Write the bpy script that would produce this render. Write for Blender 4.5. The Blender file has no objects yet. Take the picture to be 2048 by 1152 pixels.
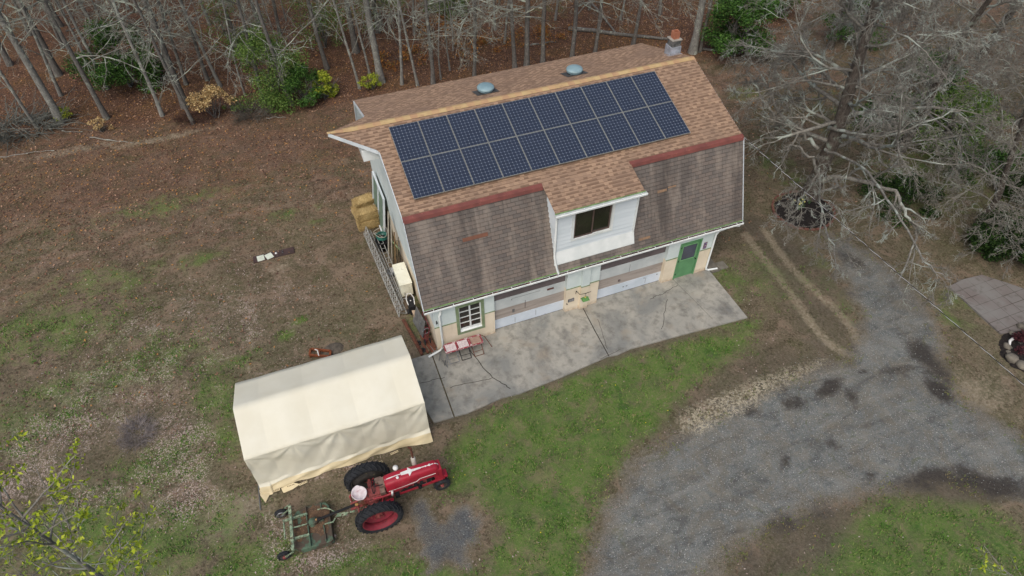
import bpy, math, random
import numpy as np
from mathutils import Vector, Matrix, noise as mnoise
R_ = math.radians
scene = bpy.context.scene
COL = scene.collection
random.seed(7)
rng = np.random.default_rng(7)

# ---------------------------------------------------------------- camera, sky, sun, exposure
cam_data = bpy.data.cameras.new('camera')
cam = bpy.data.objects.new('camera', cam_data)
COL.objects.link(cam)
scene.camera = cam
cam_data.sensor_width = 36.0
cam_data.lens = 36.0 * 1310.67 / 2048.0
cam_data.clip_end = 2000.0
YAW, PITCH, ROLL = 0.36191, 0.82011, -0.0075
fw = Vector((math.sin(YAW) * math.cos(PITCH), math.cos(YAW) * math.cos(PITCH), -math.sin(PITCH)))
rt = Vector((math.cos(YAW), -math.sin(YAW), 0))
upv = rt.cross(fw)
rt2 = rt * math.cos(ROLL) + upv * math.sin(ROLL)
up2 = upv * math.cos(ROLL) - rt * math.sin(ROLL)
M = Matrix((rt2, up2, -fw)).transposed().to_4x4()
M.translation = Vector((-2.770, -15.362, 19.945))
cam.matrix_world = M

world = bpy.data.worlds.new('World')
scene.world = world
world.use_nodes = True
wt = world.node_tree
wt.nodes.clear()
sky = wt.nodes.new('ShaderNodeTexSky')
sky.sky_type = 'NISHITA'
sky.sun_disc = False
sky.sun_elevation = R_(55)
sky.sun_rotation = R_(220)
sky.air_density = 1.0
sky.dust_density = 5.0
sky.ozone_density = 1.0
bg = wt.nodes.new('ShaderNodeBackground')
bg.inputs['Strength'].default_value = 0.13
wo = wt.nodes.new('ShaderNodeOutputWorld')
wt.links.new(sky.outputs[0], bg.inputs[0])
wt.links.new(bg.outputs[0], wo.inputs[0])

sun_data = bpy.data.lights.new('sun', 'SUN')
sun_data.energy = 1.15
sun_data.angle = R_(50)
sun_data.color = (1.0, 0.99, 0.93)
sun = bpy.data.objects.new('sun', sun_data)
COL.objects.link(sun)
sun_dir = Vector((math.sin(R_(220)) * math.cos(R_(55)), math.cos(R_(220)) * math.cos(R_(55)), math.sin(R_(55))))
sun.rotation_euler = sun_dir.to_track_quat('Z', 'Y').to_euler()
sun.location = (0, 0, 60)
scene.view_settings.view_transform = 'Standard'
scene.view_settings.look = 'None'
scene.view_settings.exposure = 0.15
scene.view_settings.gamma = 1.0
scene.view_settings.use_curve_mapping = False
scene.render.resolution_x = 1024
scene.render.resolution_y = 576
scene.render.resolution_percentage = 100

# ---------------------------------------------------------------- helpers
def srgb(r, g, b, a=1.0):
    f = lambda c: (c / 255.0 / 12.92) if c / 255.0 <= 0.04045 else ((c / 255.0 + 0.055) / 1.055) ** 2.4
    return (f(r), f(g), f(b), a)

class NT:
    """small wrapper round a material's node tree"""
    def __init__(s, name):
        s.m = bpy.data.materials.new(name)
        s.m.use_nodes = True
        s.t = s.m.node_tree
        s.t.nodes.clear()
        s.out = s.t.nodes.new('ShaderNodeOutputMaterial')
        s.b = s.t.nodes.new('ShaderNodeBsdfPrincipled')
        s.t.links.new(s.b.outputs[0], s.out.inputs[0])
        tc = s.t.nodes.new('ShaderNodeTexCoord')
        s.obj = tc.outputs['Object']
        s.uv = tc.outputs['UV']
    def set(s, sock, v):
        if isinstance(v, bpy.types.NodeSocket):
            s.t.links.new(v, sock)
        else:
            sock.default_value = v
    def n(s, typ, ins=None, out=0, **props):
        nd = s.t.nodes.new(typ)
        for k, v in props.items():
            setattr(nd, k, v)
        for k, v in (ins or {}).items():
            s.set(nd.inputs[k], v)
        return nd.outputs[out]
    def noise(s, scale, vec=None, detail=4.0, rough=0.55, dist=0.0, out=0):
        return s.n('ShaderNodeTexNoise', {'Vector': vec or s.obj, 'Scale': scale, 'Detail': detail, 'Roughness': rough, 'Distortion': dist}, out)
    def vor(s, scale, vec=None, out='Color', feature='F1', rnd=1.0):
        return s.n('ShaderNodeTexVoronoi', {'Vector': vec or s.obj, 'Scale': scale, 'Randomness': rnd}, out, feature=feature)
    def math(s, op, a, b=0.0, c=0.0, clamp=False):
        return s.n('ShaderNodeMath', {0: a, 1: b, 2: c}, 0, operation=op, use_clamp=clamp)
    def mr(s, v, a, b, c=0.0, d=1.0):
        return s.n('ShaderNodeMapRange', {'Value': v, 'From Min': a, 'From Max': b, 'To Min': c, 'To Max': d}, 0, clamp=True)
    def mix(s, f, a, b, mode='MIX'):
        nd = s.t.nodes.new('ShaderNodeMix')
        nd.data_type = 'RGBA'
        nd.blend_type = mode
        s.set(nd.inputs[0], f)
        s.set(nd.inputs[6], a)
        s.set(nd.inputs[7], b)
        return nd.outputs[2]
    def sep(s, c, i):
        nd = s.t.nodes.new('ShaderNodeSeparateColor')
        s.set(nd.inputs[0], c)
        return nd.outputs[i]
    def xyz(s, v, i):
        nd = s.t.nodes.new('ShaderNodeSeparateXYZ')
        s.set(nd.inputs[0], v)
        return nd.outputs[i]
    def mapping(s, v, sc=(1, 1, 1), loc=(0, 0, 0), rot=(0, 0, 0)):
        return s.n('ShaderNodeMapping', {'Vector': v, 'Scale': sc, 'Location': loc, 'Rotation': rot})
    def bump(s, h, strength=0.5, dist=0.02):
        s.t.links.new(s.n('ShaderNodeBump', {'Height': h, 'Strength': strength, 'Distance': dist}), s.b.inputs['Normal'])
    def done(s, color, rough=0.8, metal=0.0, spec=0.3):
        s.set(s.b.inputs['Base Color'], color)
        s.set(s.b.inputs['Roughness'], rough)
        s.set(s.b.inputs['Metallic'], metal)
        s.set(s.b.inputs['Specular IOR Level'], spec)
        return s.m

def paint(name, c1, c2=None, scale=3.0, lo=0.35, hi=0.65, rough=0.7, metal=0.0, spec=0.3, bump=0.0, bscale=30.0, c3=None, s3=9.0, t3=0.62, stretch=(1, 1, 1)):
    t = NT(name)
    v = t.mapping(t.obj, stretch)
    c2 = c2 or tuple(x * 0.8 for x in c1[:3]) + (1,)
    col = t.mix(t.mr(t.noise(scale, v), lo, hi), c1, c2)
    if c3:
        col = t.mix(t.mr(t.noise(s3, v, 6.0, 0.65), t3, t3 + 0.06), col, c3)
    if bump:
        t.bump(t.noise(bscale, v), bump, 0.02)
    return t.done(col, rough, metal, spec)

class MB:
    """collects faces, builds one mesh object"""
    def __init__(s):
        s.v = []; s.f = []; s.m = []; s.uv = {}
    def add(s, vs, fs, mi=0, uvs=None):
        b = len(s.v)
        s.v.extend([tuple(p) for p in vs])
        for i, f in enumerate(fs):
            if uvs is not None:
                s.uv[len(s.f)] = uvs[i]
            s.f.append(tuple(b + k for k in f))
            s.m.append(mi)
        return s
    def box(s, c, size, rot=(0, 0, 0), mi=0):
        x, y, z = (k / 2 for k in size)
        P = [Vector((i, j, k)) for i in (-x, x) for j in (-y, y) for k in (-z, z)]
        if any(rot):
            E = Matrix.Rotation(rot[2], 3, 'Z') @ Matrix.Rotation(rot[1], 3, 'Y') @ Matrix.Rotation(rot[0], 3, 'X')
            P = [E @ p for p in P]
        P = [p + Vector(c) for p in P]
        return s.add(P, [(0, 1, 3, 2), (4, 6, 7, 5), (0, 4, 5, 1), (2, 3, 7, 6), (0, 2, 6, 4), (1, 5, 7, 3)], mi)
    def span(s, a, b, mi=0):
        return s.box([(a[i] + b[i]) / 2 for i in range(3)], [abs(b[i] - a[i]) for i in range(3)], mi=mi)
    def bar(s, a, b, w, h, mi=0, up=(0, 0, 1)):
        a = Vector(a); b = Vector(b); d = (b - a).normalized()
        u = Vector(up)
        if abs(d.dot(u)) > 0.95: u = Vector((1, 0, 0))
        sx = d.cross(u).normalized(); sz = sx.cross(d)
        P = [q + sx * i * w / 2 + sz * j * h / 2 for q in (a, b) for i in (-1, 1) for j in (-1, 1)]
        return s.add(P, [(0, 1, 3, 2), (4, 6, 7, 5), (0, 4, 5, 1), (2, 3, 7, 6), (0, 2, 6, 4), (1, 5, 7, 3)], mi)
    def tube(s, pts, r, n=8, mi=0, cap=True, closed=False):
        pts = [Vector(p) for p in pts]
        rs = r if isinstance(r, (list, tuple)) else [r] * len(pts)
        k = len(pts); vs = []; fs = []
        ref = None
        for i, p in enumerate(pts):
            if closed: d = pts[(i + 1) % k] - pts[i - 1]
            else: d = pts[min(i + 1, k - 1)] - pts[max(i - 1, 0)]
            d = d.normalized() if d.length > 1e-9 else Vector((0, 0, 1))
            if ref is None:
                ref = Vector((0, 0, 1)) if abs(d.z) < 0.9 else Vector((1, 0, 0))
            a = d.cross(ref).normalized(); c = a.cross(d).normalized(); ref = c
            for j in range(n):
                t = 2 * math.pi * j / n
                vs.append(p + (a * math.cos(t) + c * math.sin(t)) * rs[i])
        for i in range(k if closed else k - 1):
            i2 = (i + 1) % k
            for j in range(n):
                j2 = (j + 1) % n
                fs.append((i * n + j, i * n + j2, i2 * n + j2, i2 * n + j))
        if cap and not closed:
            fs.append(tuple(range(n - 1, -1, -1))); fs.append(tuple((k - 1) * n + j for j in range(n)))
        return s.add(vs, fs, mi)
    def lathe(s, prof, c=(0, 0, 0), n=24, axis='z', mi=0, a0=0.0, a1=2 * math.pi, sx=1.0):
        vs = []; fs = []; k = len(prof)
        full = abs(a1 - a0 - 2 * math.pi) < 1e-6
        m = n if full else n + 1
        for i in range(m):
            t = a0 + (a1 - a0) * i / n
            for (r, h) in prof:
                x, y = r * math.cos(t), r * math.sin(t)
                if axis == 'z': p = (x * sx, y, h)
                elif axis == 'y': p = (x, h, y)
                else: p = (h, x, y)
                vs.append((p[0] + c[0], p[1] + c[1], p[2] + c[2]))
        for i in range(n):
            i2 = (i + 1) % m
            for j in range(k - 1):
                fs.append((i * k + j, i2 * k + j, i2 * k + j + 1, i * k + j + 1))
        return s.add(vs, fs, mi)
    def build(s, name, mats, parent=None, smooth=False, bevel=0.0):
        me = bpy.data.meshes.new(name)
        pr_ = parent
        while pr_ is not None and pr_.parent is not None: pr_ = pr_.parent
        off = Vector(pr_['o']) if pr_ is not None and 'o' in pr_ else Vector((0, 0, 0))
        me.from_pydata([(v[0] - off.x, v[1] - off.y, v[2] - off.z) for v in s.v], [], s.f)
        if not isinstance(mats, (list, tuple)): mats = [mats]
        for m in mats: me.materials.append(m)
        me.polygons.foreach_set('material_index', s.m)
        if s.uv:
            ul = me.uv_layers.new(name='UVMap')
            for fi, uvs in s.uv.items():
                p = me.polygons[fi]
                for li, uv in zip(p.loop_indices, uvs): ul.data[li].uv = uv
        if smooth: me.shade_smooth()
        me.update()
        o = bpy.data.objects.new(name, me)
        COL.objects.link(o)
        if parent is not None: o.parent = parent
        if bevel:
            bv = o.modifiers.new('bevel', 'BEVEL'); bv.width = bevel; bv.segments = 2; bv.limit_method = 'ANGLE'
        return o

def build_parts(mb, name, mats, parent=None, smooth=False, bevel=0.0):
    """one object for each separate piece collected in mb"""
    par = list(range(len(mb.v)))
    def find(i):
        while par[i] != i: par[i] = par[par[i]]; i = par[i]
        return i
    for f in mb.f:
        a = find(f[0])
        for k in f[1:]: par[find(k)] = a
    groups = {}
    for fi, f in enumerate(mb.f): groups.setdefault(find(f[0]), []).append(fi)
    out = []
    for fl in groups.values():
        m = MB(); mp = {}
        for fi in fl:
            for k in mb.f[fi]:
                if k not in mp: mp[k] = len(m.v); m.v.append(mb.v[k])
            m.f.append(tuple(mp[k] for k in mb.f[fi])); m.m.append(mb.m[fi])
        out.append(m.build(name, mats, parent, smooth, bevel))
    return out

def tag(o, label=None, cat=None, group=None, kind=None):
    if label: o['label'] = label
    if cat: o['category'] = cat
    if group: o['group'] = group
    if kind: o['kind'] = kind
    return o

def thing(name, label, cat, loc=(0, 0, 0), rz=0.0, group=None, world_space=True):
    """Empty at the thing's base; with world_space the parts are given in world metres"""
    o = bpy.data.objects.new(name, None)
    o.empty_display_size = 0.2
    COL.objects.link(o)
    o.location = loc
    if world_space: o['o'] = loc
    else: o.rotation_euler = (0, 0, rz)
    return tag(o, label, cat, group)

def copy_tree(root, loc, rz=0.0, sc=1.0):
    c = root.copy(); COL.objects.link(c)
    c.location = loc; c.rotation_euler = (0, 0, rz); c.scale = (sc, sc, sc)
    for ch in root.children:
        d = ch.copy(); COL.objects.link(d); d.parent = c
        for g in ch.children:
            e = g.copy(); COL.objects.link(e); e.parent = d
    return c

def np_mesh(name, verts, faces, mats, parent=None, mi=None, smooth=False, fcol=None):
    """fast mesh from numpy arrays; faces is (n, k)"""
    me = bpy.data.meshes.new(name)
    nv, nf, k = len(verts), len(faces), faces.shape[1]
    me.vertices.add(nv); me.vertices.foreach_set('co', np.asarray(verts, np.float32).ravel())
    me.loops.add(nf * k); me.loops.foreach_set('vertex_index', faces.astype(np.int32).ravel())
    me.polygons.add(nf); me.polygons.foreach_set('loop_start', np.arange(nf, dtype=np.int32) * k)
    for m in (mats if isinstance(mats, (list, tuple)) else [mats]): me.materials.append(m)
    if mi is not None: me.polygons.foreach_set('material_index', mi.astype(np.int32))
    if fcol is not None:
        a = me.attributes.new('rnd', 'FLOAT', 'FACE'); a.data.foreach_set('value', fcol.astype(np.float32))
    me.update(calc_edges=True); me.validate()
    if smooth: me.shade_smooth()
    o = bpy.data.objects.new(name, me); COL.objects.link(o)
    if parent is not None: o.parent = parent
    return o

# ---------------------------------------------------------------- ground
def sdf(P, poly):
    """signed distance (negative inside) of points P (n,2) to a polygon"""
    V = np.array(poly); W = np.roll(V, -1, 0)
    d = np.full(len(P), 1e9); ins = np.zeros(len(P), bool)
    for a, b in zip(V, W):
        e = b - a; w = P - a
        t = np.clip((w @ e) / max(e @ e, 1e-9), 0, 1)
        q = w - t[:, None] * e
        d = np.minimum(d, np.einsum('ij,ij->i', q, q))
        c = ((a[1] > P[:, 1]) != (b[1] > P[:, 1]))
        with np.errstate(divide='ignore', invalid='ignore'):
            xi = (b[0] - a[0]) * (P[:, 1] - a[1]) / (b[1] - a[1]) + a[0]
        ins ^= c & (P[:, 0] < xi)
    d = np.sqrt(d)
    return np.where(ins, -d, d)
def line_d(P, pts):
    V = np.array(pts); d = np.full(len(P), 1e9)
    for a, b in zip(V[:-1], V[1:]):
        e = b - a; w = P - a
        t = np.clip((w @ e) / (e @ e), 0, 1)
        q = w - t[:, None] * e
        d = np.minimum(d, np.einsum('ij,ij->i', q, q))
    return np.sqrt(d)
def inside(P, poly, soft): return np.clip(0.5 - sdf(P, poly) / soft, 0, 1)
def blob(P, c, rx, ry, ang=0.0):
    d = P - np.array(c); ca, sa = math.cos(ang), math.sin(ang)
    u = (d[:, 0] * ca + d[:, 1] * sa) / rx; v = (-d[:, 0] * sa + d[:, 1] * ca) / ry
    return np.clip(1.25 - np.sqrt(u * u + v * v) * 0.75, 0, 1)

GRAVEL = [(18.50, 0.34), (19.25, -1.54), (19.31, -3.27), (19.09, -4.87), (18.48, -6.37), (17.08, -7.97), (17.07, -9.28), (17.65, -10.80), (20.08, -13.47), (18.16, -14.84), (15.63, -12.55), (13.93, -11.24), (12.29, -10.79), (11.10, -10.55), (9.45, -10.41), (7.71, -10.46), (6.17, -10.60), (4.60, -11.15), (2.98, -11.95), (0.52, -11.00), (1.76, -9.63), (2.49, -8.60), (3.76, -7.61), (4.76, -6.72), (6.57, -6.41), (8.09, -6.23), (9.91, -6.00), (12.22, -5.84), (14.24, -5.88), (15.04, -5.55), (16.05, -4.60), (17.00, -2.61), (17.52, -0.87)]
LIME = [(6.83, -6.39), (7.00, -5.77), (8.46, -5.66), (10.23, -5.54), (12.02, -5.52), (13.43, -5.74), (12.06, -6.04), (10.12, -6.31), (8.49, -6.56), (7.35, -6.76)]
APRON = [(-4.38, -4.90), (-3.41, -4.92), (-2.51, -5.27)]
PATCH = [(-2.51, -5.52), (-2.21, -5.50), (-1.98, -5.84), (-1.94, -6.27), (-1.70, -6.47), (-1.35, -6.29), (-1.00, -6.14), (-0.83, -6.32), (-0.84, -6.74), (-0.53, -6.71), (-0.54, -7.02), (-0.94, -7.24), (-0.87, -7.60), (-1.28, -7.47), (-1.47, -7.76), (-1.40, -8.22), (-1.79, -8.01), (-2.04, -7.66), (-2.48, -7.90), (-2.90, -7.95), (-2.55, -7.59), (-2.78, -7.21), (-2.50, -7.00), (-2.71, -6.62), (-2.51, -6.23), (-2.66, -5.82)]
WOODS = [(-60, 19.5), (-17.64, 21.85), (-14.73, 21.71), (-11.45, 20.42), (-8.14, 20.00), (-5.04, 19.14), (-1.31, 18.54), (0.96, 18.59), (2.0, 14.6), (9, 13.2), (14, 12.0), (21.46, 15.72), (24.67, 15.12), (28.46, 17.22), (40, 22), (90, 60), (90, 200), (-90, 200)]
GREEN1 = [(-0.64, -3.86), (0.03, -3.49), (1.81, -2.97), (3.41, -2.89), (5.30, -2.78), (7.39, -2.83), (9.76, -2.92), (11.48, -3.42), (11.61, -4.22), (9.83, -4.54), (7.90, -5.22), (6.43, -5.98), (4.80, -6.48), (3.72, -7.31), (2.53, -8.28), (1.62, -9.58), (0.26, -10.90), (-5.22, -9.05), (-4.90, -6.71), (-3.25, -6.87), (-1.23, -8.44), (-0.21, -7.39), (-0.47, -6.24), (-1.66, -5.78), (-1.31, -4.61)]
GREEN2 = [(5.81, -11.62), (7.76, -11.61), (10.05, -10.85), (11.55, -10.72), (13.40, -11.35), (14.69, -12.30), (14.99, -13.11), (13.81, -15.01), (7.57, -13.99), (4.38, -12.76)]
DIRT = [(6.37, -11.07), (7.81, -10.58), (9.63, -10.42), (10.76, -10.59), (10.19, -11.25), (9.00, -12.09), (7.66, -12.19), (5.68, -11.57)]
BARE = [(15.13, 1.84), (16.82, 1.55), (17.22, -0.75), (16.99, -2.92), (15.19, -5.87), (11.87, -6.30), (8.96, -5.86), (7.08, -6.23), (5.31, -6.58), (6.74, -5.45), (9.18, -4.53), (11.76, -4.01), (13.04, -4.77), (13.43, -3.01), (13.64, -0.67)]

TRACKS = [[(14.77, 1.25), (14.53, -1.02), (14.37, -2.80), (14.11, -4.26), (14.20, -5.23), (14.46, -5.89)], [(15.73, 1.24), (15.40, -0.71), (15.41, -2.36), (15.59, -3.63), (15.49, -4.80), (15.12, -5.84)]]
EDGE = [(-1.1, -3.02), (.15, -3.1), (1.5, -2.95), (3.1, -2.94), (5.0, -2.76), (6.3, -2.72), (7.8, -2.7), (9.5, -2.8)]
def masks(P):
    A = np.zeros((len(P), 4), np.float32); B = np.zeros((len(P), 4), np.float32)
    A[:, 0] = np.maximum(inside(P, GRAVEL, 1.1), inside(P, PATCH, 0.35) * 0.95)
    g = np.maximum(inside(P, GREEN1, 1.0) * 0.92, inside(P, GREEN2, 1.0) * 0.86)
    for c, rx, ry, k in [((8.24, -3.42), .55, .3, 1), ((10.01, -3.59), .8, .5, 1), ((6.00, -5.05), .7, .7, 1), ((4.06, -5.31), .6, .6, 1), ((3.73, -4.39), .4, .4, 1), ((-4.69, 3.48), .3, .2, .95), ((-5.36, 2.87), .4, .25, .9), ((-2.90, 9.27), .5, .2, .7), ((-8.23, 8.53), 1.3, .5, .62), ((-4.58, 10.31), 1.6, .4, .6), ((-7.70, 0.62), .5, 1.6, .75), ((-7.55, -5.69), 1.5, 1.0, .85), ((-10.02, -1.23), 2.0, 1.0, .75), ((-10.35, -3.96), 3.0, 1.4, .85), ((-12.52, -2.62), 2.5, 1.4, .75), ((-8.26, 1.30), .8, 1.8, .7), ((-7.92, -1.04), .5, 1.0, .75), ((-11.34, 2.97), 1.6, 1.0, .6), ((-13.40, 3.53), 1.8, .8, .6), ((-7.11, 2.30), 1.0, .5, .62), ((-10.30, 3.54), 3.0, 1.4, .62), ((-13.98, 6.55), 3.4, 1.7, .66), ((-14.24, 2.05), 3.0, 1.4, .62), ((-9.57, 13.04), 3.0, .9, .62), ((-12.05, 8.73), 3.0, 1.2, .55), ((15.65, 25.51), 3, 2, .4), ((12.51, -0.86), 1.0, 1.2, .6), ((11.48, -3.10), 1.2, .6, .6), ((16.05, -4.03), .6, 1.2, .55), ((20.76, -5.29), 1.4, .8, .6), ((0.07, 2.78), .4, 1.0, .55), ((-0.48, 1.57), .3, .8, .7), ((14.07, -1.47), 1.0, 2.0, .55), ((16.02, -2.23), .8, 1.4, .5), ((16.81, -1.26), .6, 1.0, .6), ((19.15, 4.69), 1.4, 2.4, .5), ((19.36, -5.89), .7, .9, .6), ((15.32, -9.64), 1.2, .5, .6), ((16.61, -6.93), .5, 1.0, .0), ((27.00, 1.61), 5, 4, .62), ((25.96, 6.82), 3, 4, .5), ((21.81, 11.51), 1.3, 1.0, .62), ((-4.76, -6.77), 1.6, .5, .7), ((-2.31, -3.21), .3, .3, .3)]:
        g = np.maximum(g, blob(P, c, rx, ry) * k)
    A[:, 1] = g
    A[:, 2] = np.maximum(inside(P, WOODS, 3.0), np.clip((P[:, 1] - 9.5 + np.minimum(0, P[:, 0] + 8) * .1) / 9, 0, .52) * (P[:, 0] < 2) + np.clip(1 - np.abs(P[:, 0] - 16) / 5, 0, .5) * (P[:, 1] > 6))
    s = np.zeros(len(P))
    for c, rx, ry, k in [((-7.82, -3.75), 1.3, .7, .9), ((-8.46, -4.19), 1.3, .5, .8), ((17.52, -8.96), 1.6, 1.2, .7), ((-4.30, -4.49), .7, .35, .5), ((-9.45, 18.98), 3.0, .35, .8), ((-13.86, 19.49), 3.0, .5, .7), ((-5.04, 6.79), 1.2, .35, .6), ((0.24, -4.20), .8, .6, .45), ((22.22, 6.27), 2.0, 3.0, .5), ((21.92, 8.41), 1.2, 1.4, .6), ((13.63, -13.08), 1.6, 1.0, .55), ((-5.13, -1.70), .1, .1, 0)]:
        s = np.maximum(s, blob(P, c, rx, ry) * k)
    for ln in TRACKS:
        s = np.maximum(s, np.clip(1.0 - line_d(P, ln) / 0.2 * 0.45, 0, .8))
    A[:, 3] = s
    mud = np.zeros(len(P))
    for c, rx, ry, an, k in [((12.89, -6.74), .8, .30, .3, 1.15), ((13.26, -7.30), .25, .5, -.4, .9), ((11.17, -6.86), .52, .36, 0, 1.0), ((9.55, -6.58), .3, .22, 0, .9), ((11.21, -6.18), .22, .18, 0, .9), ((14.35, -6.62), .28, .16, -.5, 1), ((17.08, -6.99), .55, 1.2, -.2, 1.15), ((15.74, -7.09), .7, .35, -.3, .9), ((16.40, -8.30), .4, .7, .2, 1.2), ((11.39, -8.64), .3, .35, 0, .8), ((9.54, -8.52), .5, .25, .6, .7), ((13.65, -10.89), 1.5, .4, -.15, 1.1), ((14.58, -11.62), 1.9, .5, -.35, 1.2), ((11.74, -10.05), .7, .25, .3, .7), ((7.86, -10.51), .7, .6, .6, .9), ((8.80, -11.21), 1.3, .8, .6, .9), ((6.28, -11.20), .9, .5, .6, .9), ((15.68, 0.55), .7, 1.9, .5, .95), ((15.34, 1.76), .8, .8, 0, .9), ((15.63, -2.08), .5, 1.2, .5, .8), ((18.01, -1.73), .6, 1.2, .4, .7), ((-5.83, 16.34), 2, .5, 0, .5), ((-0.03, 16.54), 1.5, .5, 0, .5), ((-2.05, -7.58), .6, .3, .4, .6)]:
        mud = np.maximum(mud, blob(P, c, rx, ry, an) * k)
    mud = np.maximum(mud, inside(P, BARE, 1.4) * .66)
    mud = np.maximum(mud, inside(P, DIRT, 0.8) * .75)
    tk = np.zeros(len(P))
    for ln in TRACKS: tk = np.maximum(tk, np.clip(1.2 - line_d(P, ln) / .22, 0, 1))
    mud = np.maximum(mud, np.clip(1.0 - line_d(P, EDGE) / .3, 0, 1) * .9) * (1 - tk)
    B[:, 0] = mud
    B[:, 1] = inside(P, LIME, 0.9)
    c = np.zeros(len(P))
    for cc, rx, ry, k in [((-9.53, -0.82), 1.2, 1.6, 1), ((-9.14, -2.88), 1.0, .8, 1), ((-13.24, 1.45), 2.5, 1.2, .8), ((-14.32, -0.13), 1.2, 1.0, .8), ((-5.88, 0.37), 2.0, 2.0, .3), ((-9.72, 5.45), 3.0, 1.0, .5), ((-11.17, 2.90), 3, 2, .6), ((-7.48, 4.57), 2.5, 2.5, .5), ((-5.57, -6.30), 1.2, .35, 1), ((-6.83, -5.16), .5, .9, .8), ((-4.10, -3.52), 1.5, .35, .7), ((-12.14, -1.72), 1.5, .6, .8), ((-5.29, 4.87), 2, 2, .35), ((-4.43, -5.92), .6, .8, .6)]:
        c = np.maximum(c, blob(P, cc, rx, ry) * k)
    B[:, 2] = c
    B[:, 3] = inside(P, PATCH, 0.35)
    return A, B

def axis_pts(a, b, st, far):
    core = np.arange(a, b + st / 2, st); out = []; d = st
    x = b
    while x < far:
        d *= 1.35; x += d; out.append(x)
    lo = []; d = st; x = a
    while x > -far:
        d *= 1.35; x -= d; lo.append(x)
    return np.concatenate([lo[::-1], core, out])
gx = axis_pts(-22, 46, 0.19, 420); gy = axis_pts(-19, 30, 0.19, 420)
GX, GY = np.meshgrid(gx, gy)
GP = np.stack([GX.ravel(), GY.ravel()], 1)
nx, ny = len(gx), len(gy)
idx = np.arange(nx * ny).reshape(ny, nx)
gf = np.stack([idx[:-1, :-1], idx[:-1, 1:], idx[1:, 1:], idx[1:, :-1]], -1).reshape(-1, 4)
def hgt(P):
    x, y = P[:, 0], P[:, 1]
    h = 0.03 * np.sin(x * .9 + 1) * np.cos(y * .7) + .02 * np.sin(x * 2.3 + y * 1.7)
    # flat round the garage and its apron
    dx = np.maximum(np.maximum(-2.2 - x, x - 12.6), 0); dy = np.maximum(np.maximum(-3.6 - y, y - 11.0), 0)
    k = np.clip(np.hypot(dx, dy) / 3.0, 0, 1)
    return h * k - 0.012
AA, BBm = masks(GP)

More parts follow.
